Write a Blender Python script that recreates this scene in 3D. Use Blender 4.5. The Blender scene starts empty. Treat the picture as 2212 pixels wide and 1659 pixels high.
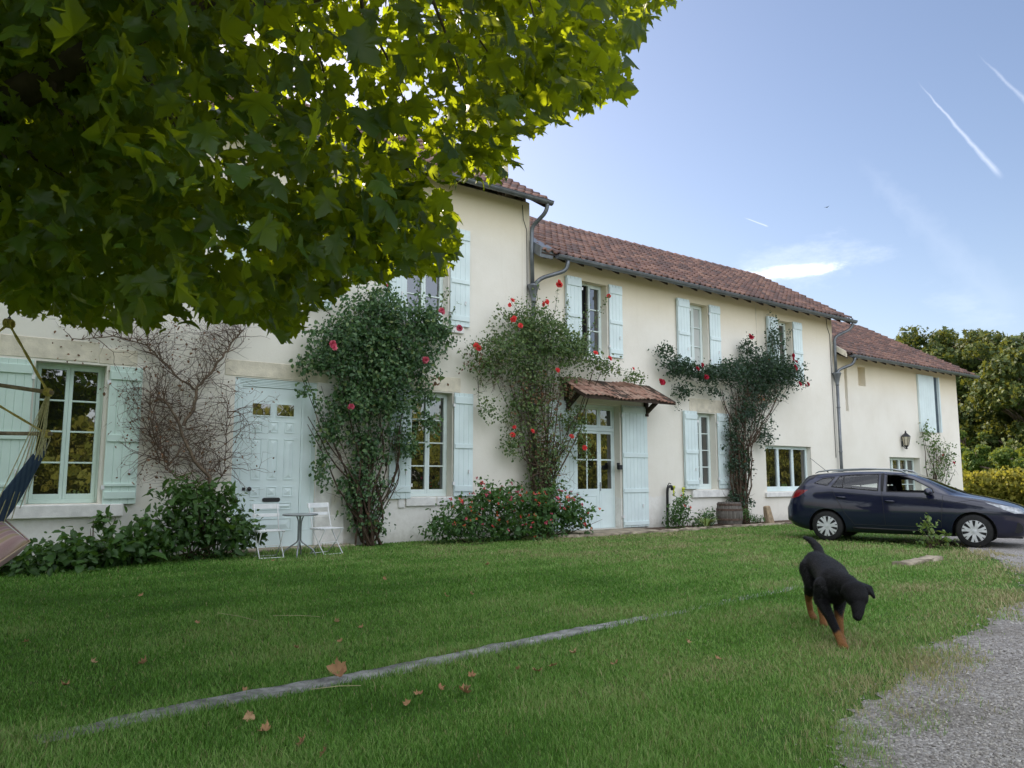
import bpy, bmesh, math, random
import numpy as np
from math import sin, cos, pi, atan2, sqrt, radians
from mathutils import Vector, Matrix
C = bpy.context
SC = C.scene
COL = SC.collection
rng = np.random.default_rng(7)
random.seed(7)

# ------------------------------------------------------------------ camera
YAW = radians(53.5)
PITCH = radians(6.9)
CAM = np.array([0.0, -14.44, 1.35])
cd = bpy.data.cameras.new('camera')
cd.sensor_width = 36.0
cd.lens = 1661.0 / 2212.0 * 36.0
cd.clip_end = 3000.0
cd.clip_start = 0.05
cam = bpy.data.objects.new('camera', cd)
COL.objects.link(cam)
cam.location = CAM
cam.rotation_euler = (pi / 2 + PITCH, 0.0, YAW - pi / 2)
SC.camera = cam

# ------------------------------------------------------------------ light
SUN_EL = radians(31.5)
SUN_AZ = radians(92.0)          # direction to the sun, from +X towards +Y: behind the house
to_sun = Vector((cos(SUN_AZ) * cos(SUN_EL), sin(SUN_AZ) * cos(SUN_EL), sin(SUN_EL)))
sl = bpy.data.lights.new('sun', 'SUN')
sl.energy = 5.0
sl.angle = radians(0.55)
sl.color = (1.0, 0.86, 0.66)
sun = bpy.data.objects.new('sun', sl)
COL.objects.link(sun)
sun.rotation_euler = to_sun.to_track_quat('Z', 'Y').to_euler()
SC.view_settings.view_transform = 'Standard'
SC.view_settings.look = 'None'
SC.view_settings.exposure = 1.25
SC.view_settings.gamma = 1.0

# ------------------------------------------------------------------ node helpers
def _lk(nt, a, b):
    nt.links.new(a, b)

class NT:
    def __init__(s, nt):
        s.nt = nt
    def n(s, typ, **kw):
        nd = s.nt.nodes.new(typ)
        for k, v in kw.items():
            if k.startswith('i_'):
                key = k[2:]
                key = int(key) if key.isdigit() else key.replace('_', ' ')
                s.put(nd.inputs[key], v)
            else:
                setattr(nd, k, v)
        return nd
    def put(s, sock, v):
        if isinstance(v, bpy.types.NodeSocket):
            s.nt.links.new(v, sock)
        else:
            if isinstance(v, tuple) and len(v) == 3 and sock.type == 'RGBA':
                v = v + (1.0,)
            sock.default_value = v
    def math(s, op, a, b=0.0, c=0.0, clamp=False):
        nd = s.nt.nodes.new('ShaderNodeMath'); nd.operation = op; nd.use_clamp = clamp
        for i, v in enumerate((a, b, c)):
            if i < len(nd.inputs): s.put(nd.inputs[i], v)
        return nd.outputs[0]
    def vm(s, op, a, b=None, out=0):
        nd = s.nt.nodes.new('ShaderNodeVectorMath'); nd.operation = op
        s.put(nd.inputs[0], a)
        if b is not None: s.put(nd.inputs[1], b)
        return nd.outputs['Value'] if op in ('DOT_PRODUCT', 'LENGTH') else nd.outputs[0]
    def mix(s, f, a, b, mode='MIX'):
        nd = s.nt.nodes.new('ShaderNodeMix'); nd.data_type = 'RGBA'; nd.blend_type = mode
        s.put(nd.inputs[0], f); s.put(nd.inputs[6], a); s.put(nd.inputs[7], b)
        return nd.outputs[2]
    def ramp(s, f, stops):
        nd = s.nt.nodes.new('ShaderNodeValToRGB')
        while len(nd.color_ramp.elements) < len(stops): nd.color_ramp.elements.new(0.5)
        for e, (p, c) in zip(nd.color_ramp.elements, stops):
            e.position = p
            e.color = c if len(c) == 4 else tuple(c) + (1.0,)
        s.put(nd.inputs[0], f)
        return nd.outputs[0]
    def noise(s, vec, scale, detail=3.0, rough=0.55, out='Fac'):
        nd = s.nt.nodes.new('ShaderNodeTexNoise')
        if vec is not None: s.put(nd.inputs['Vector'], vec)
        nd.inputs['Scale'].default_value = scale
        nd.inputs['Detail'].default_value = detail
        nd.inputs['Roughness'].default_value = rough
        return nd.outputs[out]
    def sstep(s, v, a, b):
        nd = s.nt.nodes.new('ShaderNodeMapRange'); nd.interpolation_type = 'SMOOTHSTEP'
        s.put(nd.inputs[0], v); nd.inputs[1].default_value = a; nd.inputs[2].default_value = b
        nd.inputs[3].default_value = 0.0; nd.inputs[4].default_value = 1.0
        return nd.outputs[0]
    def bump(s, h, strength=0.3, dist=0.01):
        nd = s.nt.nodes.new('ShaderNodeBump')
        s.put(nd.inputs['Height'], h); nd.inputs['Strength'].default_value = strength
        nd.inputs['Distance'].default_value = dist
        return nd.outputs[0]

def newmat(name):
    m = bpy.data.materials.new(name); m.use_nodes = True
    m.node_tree.nodes.clear()
    t = NT(m.node_tree)
    o = t.n('ShaderNodeOutputMaterial')
    return m, t, o

def pbsdf(t, o, base, rough=0.6, spec=0.4, normal=None, metal=0.0, **kw):
    b = t.n('ShaderNodeBsdfPrincipled')
    t.put(b.inputs['Base Color'], base); t.put(b.inputs['Roughness'], rough)
    b.inputs['Specular IOR Level'].default_value = spec
    b.inputs['Metallic'].default_value = metal
    if normal is not None: t.put(b.inputs['Normal'], normal)
    for k, v in kw.items(): t.put(b.inputs[k.replace('_', ' ')], v)
    if o is not None: _lk(t.nt, b.outputs[0], o.inputs[0])
    return b

def mat_flat(name, col, rough=0.6, spec=0.4, var=0.12, nscale=8.0, bump=0.0, bscale=60.0, metal=0.0):
    m, t, o = newmat(name)
    pos = t.n('ShaderNodeTexCoord').outputs['Object']
    n = t.noise(pos, nscale, 4.0)
    dark = tuple(c * (1 - var * 1.6) for c in col); lite = tuple(min(1, c * (1 + var)) for c in col)
    base = t.ramp(n, [(0.3, dark), (0.7, lite)])
    nm = t.bump(t.noise(pos, bscale, 4.0), bump, 0.01) if bump else None
    pbsdf(t, o, base, rough, spec, nm, metal)
    return m

def mat_leaf(name, ramp, trans, tf=0.35, rough=0.45, spec=0.35):
    """ramp: colours picked per leaf by its stored random value; trans: light let through"""
    m, t, o = newmat(name)
    r = t.n('ShaderNodeAttribute', attribute_name='rnd').outputs['Fac']
    k = len(ramp) - 1
    base = t.ramp(r, [(i / k, c) for i, c in enumerate(ramp)])
    tc = t.mix(0.75, base, trans)
    b = pbsdf(t, None, base, rough, spec)
    tr = t.n('ShaderNodeBsdfTranslucent'); t.put(tr.inputs[0], tc)
    mx = t.n('ShaderNodeMixShader', i_0=tf)
    _lk(t.nt, b.outputs[0], mx.inputs[1]); _lk(t.nt, tr.outputs[0], mx.inputs[2])
    _lk(t.nt, mx.outputs[0], o.inputs[0])
    return m

# ------------------------------------------------------------------ world: clear evening sky, thin cloud and trails ahead, added bright fill behind the viewer
w = bpy.data.worlds.new('World'); SC.world = w; w.use_nodes = True
w.node_tree.nodes.clear()
t = NT(w.node_tree)
wo = t.n('ShaderNodeOutputWorld')
sky = t.n('ShaderNodeTexSky'); sky.sky_type = 'NISHITA'; sky.sun_disc = False
sky.sun_elevation = SUN_EL; sky.sun_rotation = pi / 2 - SUN_AZ
sky.air_density = 1.0; sky.dust_density = 1.0; sky.ozone_density = 2.0
dirv = t.n('ShaderNodeTexCoord').outputs['Generated']
skyc = t.mix(1.0, sky.outputs[0], (1.10, 0.985, 0.95), 'MULTIPLY')
def wdir(x, y):
    a = (x - 1106.0) / 1661.0; b = -(y - 829.5) / 1661.0
    fw = cos(PITCH) - b * sin(PITCH); up = sin(PITCH) + b * cos(PITCH)
    v = Vector((fw * cos(YAW) + a * sin(YAW), fw * sin(YAW) - a * cos(YAW), up))
    return v.normalized()
wob = t.noise(dirv, 60.0, 4.0)
wmap = t.n('ShaderNodeMapping'); _lk(t.nt, dirv, wmap.inputs[0]); wmap.inputs['Scale'].default_value = (1.0, 1.0, 2.6)
wob2 = t.noise(wmap.outputs[0], 16.0, 7.0, 0.68)
CLOUD = []
def trail(p, q, w0, w1, amp, fade=0.25):
    d1, d2 = wdir(*p), wdir(*q)
    nrm = d1.cross(d2).normalized(); al = (d2 - d1); L = al.length; al.normalize()
    along = t.math('DIVIDE', t.math('SUBTRACT', t.vm('DOT_PRODUCT', dirv, tuple(al)), d1.dot(al)), L)
    dist = t.math('ABSOLUTE', t.math('ADD', t.vm('DOT_PRODUCT', dirv, tuple(nrm)), t.math('MULTIPLY', t.math('SUBTRACT', wob, 0.5), w1 * 0.9)))
    wid = t.math('MULTIPLY_ADD', along, w1 - w0, w0)
    core = t.math('SUBTRACT', 1.0, t.math('DIVIDE', dist, wid), clamp=True)
    ends = t.math('MULTIPLY', t.sstep(along, -0.05, fade), t.math('SUBTRACT', 1.0, t.sstep(along, 0.88, 1.02)))
    return t.math('MULTIPLY', t.math('MULTIPLY', core, ends), amp)
CLOUD.append(trail((1985, 180), (2165, 385), 0.0008, 0.0038, 0.28))
CLOUD.append(trail((2115, 120), (2330, 330), 0.0010, 0.0050, 0.17))
CLOUD.append(trail((1608, 470), (1660, 490), 0.0007, 0.0013, 0.30))
CLOUD.append(trail((1850, 340), (2200, 690), 0.01, 0.03, 0.05))
def puff(c, ax, rx, ry, amp, soft=1.0):
    """a thin cloud lying in one direction of the sky"""
    d = wdir(*c); a = (wdir(*ax) - d).normalized(); b = d.cross(a).normalized()
    u = t.math('DIVIDE', t.math('SUBTRACT', t.vm('DOT_PRODUCT', dirv, tuple(a)), d.dot(a)), rx)
    v = t.math('DIVIDE', t.vm('DOT_PRODUCT', dirv, tuple(b)), ry)
    r2 = t.math('ADD', t.math('MULTIPLY', u, u), t.math('MULTIPLY', v, v))
    rr = t.math('ADD', t.math('SQRT', r2), t.math('MULTIPLY', t.math('SUBTRACT', wob2, 0.5), 2.6))
    front = t.sstep(t.vm('DOT_PRODUCT', dirv, tuple(d)), 0.5, 0.9)
    return t.math('MULTIPLY', t.math('MULTIPLY', t.math('SUBTRACT', 1.0, t.sstep(rr, 0.05, soft + .15)), front), amp)
CLOUD.append(puff((1718, 586), (1790, 578), 0.060, 0.0085, 0.85))
CLOUD.append(puff((1740, 570), (1800, 560), 0.085, 0.028, 0.16))
CLOUD.append(puff((2090, 660), (2150, 690), 0.05, 0.02, 0.08))
tot = CLOUD[0]
for c_ in CLOUD[1:]: tot = t.math('ADD', tot, c_)
tot = t.math('MINIMUM', tot, 1.0)
skyc = t.mix(tot, skyc, (8.6, 8.8, 9.4))
# bright fill added to the unseen sky behind the viewer to lift the shaded front
back = Vector((-0.3, -0.5, 0.81)).normalized()
bd = t.vm('DOT_PRODUCT', dirv, tuple(back))
sky_fill = t.math('MULTIPLY', t.sstep(bd, 0.15, 0.85), t.math('MULTIPLY_ADD', t.sstep(t.noise(dirv, 2.6, 6.0, 0.6), 0.35, 0.6), 0.6, 0.4))
skyc = t.mix(sky_fill, skyc, (12.4, 12.9, 14.0))
bg = t.n('ShaderNodeBackground'); t.put(bg.inputs[0], skyc); bg.inputs[1].default_value = 0.083
_lk(t.nt, bg.outputs[0], wo.inputs[0])

# ------------------------------------------------------------------ mesh helpers
class MB:
    def __init__(s):
        s.v = []; s.f = []; s.mi = []
    def add(s, vs, fs, mi=0):
        o = len(s.v); s.v += [tuple(map(float, p)) for p in vs]
        s.f += [tuple(i + o for i in f) for f in fs]; s.mi += [mi] * len(fs)
        return s
    def box(s, x0, x1, y0, y1, z0, z1, mi=0):
        return s.add([(x0, y0, z0), (x1, y0, z0), (x1, y1, z0), (x0, y1, z0), (x0, y0, z1), (x1, y0, z1), (x1, y1, z1), (x0, y1, z1)],
                     [(0, 3, 2, 1), (4, 5, 6, 7), (0, 1, 5, 4), (1, 2, 6, 5), (2, 3, 7, 6), (3, 0, 4, 7)], mi)
    def quad(s, a, b, c, d, mi=0):
        return s.add([a, b, c, d], [(0, 1, 2, 3)], mi)
    def hull8(s, lo, hi, mi=0):
        """lo, hi: four corners each (counter clockwise seen from above)"""
        return s.add(list(lo) + list(hi), [(0, 3, 2, 1), (4, 5, 6, 7), (0, 1, 5, 4), (1, 2, 6, 5), (2, 3, 7, 6), (3, 0, 4, 7)], mi)
    def tube(s, pts, r, n=6, mi=0, cap=True):
        pts = [Vector(p) for p in pts]; N = len(pts)
        rs = r if isinstance(r, (list, tuple)) else [r] * N
        ref = None; rings = []
        for i, p in enumerate(pts):
            d = (pts[min(i + 1, N - 1)] - pts[max(i - 1, 0)])
            d = d.normalized() if d.length > 1e-9 else Vector((0, 0, 1))
            if ref is None:
                ref = Vector((0, 0, 1)) if abs(d.z) < 0.9 else Vector((1, 0, 0))
            u = (ref - d * ref.dot(d)); u = u.normalized() if u.length > 1e-6 else d.orthogonal().normalized()
            ref = u; v = d.cross(u)
            rings.append([p + (u * cos(2 * pi * k / n) + v * sin(2 * pi * k / n)) * rs[i] for k in range(n)])
        vs = [q for rg in rings for q in rg]; fs = []
        for i in range(N - 1):
            for k in range(n):
                a = i * n + k; b = i * n + (k + 1) % n
                fs.append((a, b, b + n, a + n))
        if cap:
            fs.append(tuple(range(n - 1, -1, -1))); fs.append(tuple((N - 1) * n + k for k in range(n)))
        return s.add(vs, fs, mi)
    def lathe(s, prof, c=(0, 0, 0), n=20, axis='z', mi=0, cap=True):
        """prof: list of (radius, height)"""
        vs = []; fs = []
        for (r, h) in prof:
            for k in range(n):
                a = 2 * pi * k / n
                p = (r * cos(a), r * sin(a), h)
                if axis == 'y': p = (p[0], p[2], -p[1])
                if axis == 'x': p = (p[2], p[0], p[1])
                vs.append((p[0] + c[0], p[1] + c[1], p[2] + c[2]))
        for i in range(len(prof) - 1):
            for k in range(n):
                a = i * n + k; b = i * n + (k + 1) % n
                fs.append((a, b, b + n, a + n))
        if cap:
            fs.append(tuple(range(n - 1, -1, -1))); fs.append(tuple((len(prof) - 1) * n + k for k in range(n)))
        return s.add(vs, fs, mi)
    def prism(s, poly, f0, f1, mi=0):
        """poly of 2-D points mapped by f0 and f1 onto the two ends"""
        n = len(poly); vs = [f0(*p) for p in poly] + [f1(*p) for p in poly]
        fs = [tuple(range(n)), tuple(range(2 * n - 1, n - 1, -1))]
        fs += [(i, i + n, (i + 1) % n + n, (i + 1) % n) for i in range(n)]
        return s.add(vs, fs, mi)
    def build(s, name, mats, parent=None, smooth=False, bevel=0.0, fix=True, segs=1):
        me = bpy.data.meshes.new(name)
        me.from_pydata(s.v, [], s.f)
        for m in (mats if isinstance(mats, (list, tuple)) else [mats]): me.materials.append(m)
        if any(s.mi): me.polygons.foreach_set('material_index', s.mi)
        if fix:
            bm = bmesh.new(); bm.from_mesh(me); bmesh.ops.recalc_face_normals(bm, faces=bm.faces); bm.to_mesh(me); bm.free()
        if smooth: me.polygons.foreach_set('use_smooth', [True] * len(me.polygons))
        o = bpy.data.objects.new(name, me); COL.objects.link(o)
        if parent is not None: o.parent = parent
        if bevel:
            b = o.modifiers.new('bevel', 'BEVEL'); b.width = bevel; b.segments = segs; b.limit_method = 'ANGLE'
        return o

def empty(name, loc=(0, 0, 0), rz=0.0):
    o = bpy.data.objects.new(name, None); COL.objects.link(o); o.location = loc; o.rotation_euler = (0, 0, rz)
    o.empty_display_size = 0.2
    return o
def tag(o, label=None, cat=None, group=None, kind=None):
    if label: o['label'] = label
    if cat: o['category'] = cat
    if group: o['group'] = group
    if kind: o['kind'] = kind
    return o
def shift(mb, p):
    mb.v = [(a - p[0], b - p[1], c - p[2]) for a, b, c in mb.v]
    return mb

def np_mesh(name, verts, tris, mat, parent=None, rnd=None, smooth=False):
    me = bpy.data.meshes.new(name)
    verts = np.ascontiguousarray(verts, np.float32); tris = np.ascontiguousarray(tris, np.int32)
    nv, nt_ = len(verts), len(tris)
    me.vertices.add(nv); me.vertices.foreach_set('co', verts.ravel())
    me.loops.add(nt_ * 3); me.loops.foreach_set('vertex_index', tris.ravel())
    me.polygons.add(nt_)
    me.polygons.foreach_set('loop_start', np.arange(0, nt_ * 3, 3, dtype=np.int32))
    if smooth: me.polygons.foreach_set('use_smooth', np.ones(nt_, bool))
    if rnd is not None:
        at = me.attributes.new('rnd', 'FLOAT', 'POINT'); at.data.foreach_set('value', np.ascontiguousarray(rnd, np.float32))
    me.update(calc_edges=True)
    for m in (mat if isinstance(mat, (list, tuple)) else [mat]): me.materials.append(m)
    o = bpy.data.objects.new(name, me); COL.objects.link(o)
    if parent is not None: o.parent = parent
    return o

def unit(a):
    return a / np.maximum(np.linalg.norm(a, axis=-1, keepdims=True), 1e-9)
def scatter(name, tmpl, tris, P, tip, nrm, S, mat, parent=None, rnd=None, origin=(0, 0, 0), smooth=False, curl=None):
    """many copies of a small template (x across, y to the tip, z up) as one mesh"""
    tv = np.array(tmpl, float); tf = np.array(tris, int)
    P = np.asarray(P, float) - np.array(origin, float); N = len(P); k = len(tv)
    tt = unit(np.asarray(tip, float)); nn = np.asarray(nrm, float)
    nn = unit(nn - (nn * tt).sum(1, keepdims=True) * tt); rr = np.cross(tt, nn)
    S = np.broadcast_to(np.asarray(S, float), (N,))[:, None, None]
    X, Y, Z = tv[None, :, 0:1], tv[None, :, 1:2], tv[None, :, 2:3]
    if curl is not None:                          # each leaf bends along and across in its own way
        c1, c2, c3 = curl[:, 0][:, None, None], curl[:, 1][:, None, None], curl[:, 2][:, None, None]
        Z = Z + c1 * (Y - .3) ** 2 + c2 * X ** 2 + c3 * X * (Y - .3); X = X * (1 - .35 * np.abs(c2) * np.abs(X)); Y = Y * (1 - .22 * np.abs(c1) * np.abs(Y - .3))
    V = P[:, None, :] + S * (X * rr[:, None, :] + Y * tt[:, None, :] + Z * nn[:, None, :])
    F = tf[None] + (np.arange(N) * k)[:, None, None]
    if rnd is None: rnd = rng.random(N)
    return np_mesh(name, V.reshape(-1, 3), F.reshape(-1, 3), mat, parent, np.repeat(rnd, k), smooth)

# leaf templates ----------------------------------------------------------------
_half = [(0.0, 0.0), (0.10, -0.06), (0.24, 0.02), (0.50, -0.02), (0.43, 0.10), (0.47, 0.18), (0.35, 0.25), (0.46, 0.31), (0.50, 0.42), (0.71, 0.58), (0.53, 0.58), (0.48, 0.64), (0.29, 0.54), (0.29, 0.66), (0.34, 0.74), (0.20, 0.79), (0.16, 0.92), (0.0, 1.12)]
_out = _half + [(-x, y) for x, y in reversed(_half[1:-1])]
PLANE_T = [(0.0, 0.36, 0.05)] + [(x, y, -0.22 * x * x - 0.10 * y * y + 0.04 * sin(9 * x + 5 * y)) for x, y in _out]
PLANE_F = [(0, i + 1, (i + 1) % len(_out) + 1) for i in range(len(_out))]
OVAL_T = [(0, 0, 0), (-.30, .30, .09), (-.27, .65, .07), (0, 1.0, -.08), (.27, .65, .07), (.30, .30, .09), (0, .5, 0)]
OVAL_F = [(6, 0, 1), (6, 1, 2), (6, 2, 3), (6, 3, 4), (6, 4, 5), (6, 5, 0)]
LANCE_T = [(0, 0, 0), (-.2, .25, .05), (-.19, .55, .05), (0, 1.0, -.15), (.19, .55, .05), (.2, .25, .05), (0, .45, 0)]
CLUMP_T = [(0, 0, 0), (-.5, .2, .1), (-.25, .45, .0), (-.55, .8, -.1), (-.1, .7, .05), (.1, 1.1, -.1), (.2, .65, .05), (.6, .75, 0.1), (.3, .35, -.05), (.5, .05, .1)]
CLUMP_F = [(0, 1, 2), (2, 3, 4), (0, 2, 4), (0, 4, 6), (4, 5, 6), (0, 6, 8), (6, 7, 8), (0, 8, 9)]

def rsph(n):
    return unit(rng.normal(size=(n, 3)))
def blob_points(blobs, per):
    """points through a set of ellipsoids (x,y,z,rx,ry,rz), per = count per unit of ellipsoid size"""
    out = []
    for (x, y, z, rx, ry, rz, *d) in blobs:
        n = int(per * (d[0] if d else 1.0) * rx * rz)
        if n < 1: continue
        p = rsph(n) * (rng.random((n, 1)) ** 0.45)
        p = p * (1 + 0.38 * np.sin(6 * p[:, [2, 0, 1]] + x * 3 + z * 5))
        out.append(np.c_[x + p[:, 0] * rx, y + p[:, 1] * ry, z + p[:, 2] * rz])
    return np.concatenate(out)
def cluster(P, k, sp):
    return np.repeat(P, k, axis=0) + rng.normal(size=(len(P) * k, 3)) * sp

# ------------------------------------------------------------------ materials
def mat_wall():
    m, t, o = newmat('plaster')
    pos = t.n('ShaderNodeTexCoord').outputs['Object']
    n1 = t.noise(pos, 0.7, 5.0, 0.6); n2 = t.noise(pos, 9.0, 4.0, 0.6); n3 = t.noise(pos, 130.0, 3.0)
    cream = t.ramp(n1, [(0.3, (0.73, 0.69, 0.605)), (0.55, (0.785, 0.75, 0.67)), (0.75, (0.81, 0.78, 0.705))])
    white = t.ramp(n2, [(0.3, (0.70, 0.69, 0.66)), (0.6, (0.83, 0.83, 0.81))])
    xyz = t.n('ShaderNodeSeparateXYZ'); _lk(t.nt, pos, xyz.inputs[0])
    zz = t.math('ADD', xyz.outputs[2], t.math('MULTIPLY', t.math('SUBTRACT', n2, 0.5), 0.35))
    low = t.math('SUBTRACT', 1.0, t.sstep(zz, 0.80, 0.88))
    # warm light bounced under the eaves, painted into the plaster colour
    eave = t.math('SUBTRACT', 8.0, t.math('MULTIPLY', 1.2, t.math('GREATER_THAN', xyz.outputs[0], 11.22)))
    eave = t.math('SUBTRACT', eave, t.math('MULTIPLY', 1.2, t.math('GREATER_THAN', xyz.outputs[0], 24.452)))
    eave_warm = t.sstep(t.math('SUBTRACT', t.math('ADD', xyz.outputs[2], t.math('MULTIPLY', n2, 0.25)), eave), -1.5, 0.15)
    cream = t.mix(t.math('MULTIPLY', eave_warm, 0.62), cream, (0.70, 0.57, 0.31))
    right = t.math('SUBTRACT', 1.0, t.sstep(xyz.outputs[0], 15.0, 19.0))
    base = t.mix(t.math('MULTIPLY', low, t.math('MULTIPLY_ADD', right, 0.55, 0.0)), cream, white)
    grime = t.math('MULTIPLY', t.math('SUBTRACT', 1.0, t.sstep(zz, 0.0, 0.30)), 0.35)
    base = t.mix(grime, base, (0.36, 0.34, 0.28))
    pel = t.math('MULTIPLY', t.sstep(t.noise(pos, 4.3, 6.0, 0.7), 0.70, 0.735), t.math('SUBTRACT', 1.0, t.sstep(xyz.outputs[2], 0.75, 1.35)))
    base = t.mix(t.math('MULTIPLY', pel, 0.6), base, (0.52, 0.49, 0.44))
    stain = t.n('ShaderNodeMapping'); _lk(t.nt, pos, stain.inputs[0]); stain.inputs['Scale'].default_value = (3.0, 1.0, 0.25)
    sv = t.math('MULTIPLY', t.sstep(t.noise(stain.outputs[0], 1.6, 5.0, 0.65), 0.55, 0.75), 0.09)
    base = t.mix(sv, base, (0.50, 0.45, 0.34))
    h = t.math('ADD', t.math('MULTIPLY', n3, 0.5), t.math('MULTIPLY', n2, 0.8))
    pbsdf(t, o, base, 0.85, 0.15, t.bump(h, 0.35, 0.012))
    return m
M_WALL = mat_wall()
def mat_paint(name, col):
    m, t, o = newmat(name)
    pos = t.n('ShaderNodeTexCoord').outputs['Object']
    mp = t.n('ShaderNodeMapping'); _lk(t.nt, pos, mp.inputs[0]); mp.inputs['Scale'].default_value = (14.0, 14.0, 1.5)
    g = t.noise(mp.outputs[0], 3.0, 4.0); n = t.noise(pos, 1.5, 4.0)
    a = t.ramp(n, [(0.3, tuple(c * 0.90 for c in col)), (0.7, tuple(min(1, c * 1.05) for c in col))])
    base = t.mix(t.math('MULTIPLY', t.sstep(g, 0.55, 0.75), 0.12), a, tuple(c * 0.7 for c in col))
    pbsdf(t, o, base, 0.5, 0.35, t.bump(g, 0.12, 0.004))
    return m
M_MINT = mat_paint('mint_paint', (0.61, 0.75, 0.68))
M_MINT_L = mat_paint('pale_mint_paint', (0.68, 0.785, 0.785))
M_FRAME = mat_paint('pale_frame_paint', (0.70, 0.79, 0.765))
M_STONE = mat_flat('limestone', (0.70, 0.64, 0.52), 0.85, 0.15, 0.12, 5.0, 0.5, 40.0)
M_SILL = mat_flat('sill_whitewash', (0.74, 0.73, 0.70), 0.8, 0.2, 0.10, 6.0, 0.4, 40.0)
M_ZINC = mat_flat('zinc', (0.17, 0.185, 0.20), 0.45, 0.5, 0.16, 5.0, 0.1, 30.0, metal=0.55)
M_DARKWOOD = mat_flat('dark_wood', (0.055, 0.038, 0.028), 0.8, 0.2, 0.25, 9.0, 0.3)
M_BLACK = mat_flat('black_metal', (0.014, 0.014, 0.016), 0.45, 0.5, 0.1)
M_ROOMSHADE = mat_flat('room_shade', (0.012, 0.012, 0.013), 0.9, 0.1, 0.2, 2.0)
M_WHITE = mat_flat('white_metal', (0.74, 0.75, 0.75), 0.45, 0.45, 0.06, 9.0)
M_GREYMETAL = mat_flat('grey_metal', (0.30, 0.32, 0.33), 0.4, 0.5, 0.1, 9.0, metal=0.5)

def mat_pane(name, base, ior=1.9):
    m, t, o = newmat(name)
    pos = t.n('ShaderNodeTexCoord').outputs['Object']
    nm = t.bump(t.noise(pos, 3.0, 2.0), 0.10, 0.02)
    pbsdf(t, o, base, 0.015, 0.5, nm, IOR=ior)
    return m
M_PANE = mat_pane('window_glass', (0.008, 0.008, 0.0075), 2.6)
M_BLIND = mat_pane('glass_over_blind', (0.50, 0.52, 0.50), 1.6)
def mat_tile():
    m, t, o = newmat('clay_tile')
    pos = t.n('ShaderNodeTexCoord').outputs['Object']
    r = t.n('ShaderNodeAttribute', attribute_name='rnd').outputs['Fac']
    n = t.noise(pos, 14.0, 5.0, 0.65)
    base = t.ramp(r, [(0.0, (0.060, 0.026, 0.020)), (0.35, (0.110, 0.045, 0.031)), (0.7, (0.165, 0.070, 0.045)), (1.0, (0.24, 0.12, 0.08))])
    base = t.mix(t.math('MULTIPLY', t.sstep(n, 0.50, 0.70), 0.65), base, (0.065, 0.050, 0.045))
    base = t.mix(t.math('MULTIPLY', t.sstep(t.noise(pos, 40.0, 3.0), 0.62, 0.75), 0.5), base, (0.30, 0.26, 0.21))
    pbsdf(t, o, base, 0.40, 0.55, t.bump(n, 0.4, 0.01))
    return m
M_TILE = mat_tile()

# ------------------------------------------------------------------ ground
def in_poly(x, y, poly):
    x = np.asarray(x); y = np.asarray(y); c = np.zeros(x.shape, bool); n = len(poly)
    for i in range(n):
        x1, y1 = poly[i]; x2, y2 = poly[(i + 1) % n]
        k = ((y1 > y) != (y2 > y)) & (x < (x2 - x1) * (y - y1) / (y2 - y1 + 1e-12) + x1)
        c ^= k
    return c
def fbm(x, y, s, seed=0):
    r = np.random.default_rng(seed); o = np.zeros_like(x, float)
    for i in range(5):
        a = r.random() * 2 * pi; f = s * 1.9 ** i
        o += np.sin(f * (x * cos(a) + y * sin(a)) + r.random() * 6.3 + 1.5 * np.sin(f * 0.6 * (-x * sin(a) + y * cos(a)) + r.random() * 6)) / 1.6 ** i
    return o / 2.4
def mat_ground():
    m, t, o = newmat('lawn_soil')
    pos = t.n('ShaderNodeTexCoord').outputs['Object']
    n = t.noise(pos, 1.3, 6.0, 0.65); n2 = t.noise(pos, 45.0, 4.0)
    base = t.ramp(n, [(0.3, (0.045, 0.095, 0.016)), (0.55, (0.070, 0.13, 0.026)), (0.75, (0.11, 0.14, 0.045))])
    base = t.mix(t.math('MULTIPLY', t.sstep(n2, 0.45, 0.7), 0.5), base, (0.02, 0.035, 0.008))
    pbsdf(t, o, base, 0.9, 0.1, t.bump(n2, 0.5, 0.03))
    return m
M_GROUND = mat_ground()
gb = MB(); gb.quad((-900, -900, 0), (900, -900, 0), (900, 900, 0), (-900, 900, 0))
tag(gb.build('ground', M_GROUND), kind='structure')

GRAVEL = [(0.5, -13.9), (3.0, -12.75), (3.46, -12.29), (4.57, -11.83), (6.25, -11.39), (9.28, -10.90), (11.6, -10.2), (13.4, -9.2), (14.6, -8.45), (15.2, -7.9), (16.2, -7.35), (17.5, -6.6), (19.5, -4.6), (23.0, -3.4), (30, -2.2), (40, -1.5), (46, -14), (40, -26), (20, -24), (2, -18.5)]
def ragged(poly, step, amp, seed):
    r = np.random.default_rng(seed); out = []
    for i in range(len(poly)):
        a = np.array(poly[i]); b = np.array(poly[(i + 1) % len(poly)]); L = np.linalg.norm(b - a); n = max(1, int(L / step))
        nm = np.array([-(b - a)[1], (b - a)[0]]) / max(L, 1e-6)
        for k in range(n):
            p = a + (b - a) * k / n
            out.append(tuple(p + nm * (r.normal() * amp * 0.5 + amp * sin(p[0] * 2.3 + p[1] * 1.7))))
    return out
GR = ragged(GRAVEL, 0.05, 0.06, 3)
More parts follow.
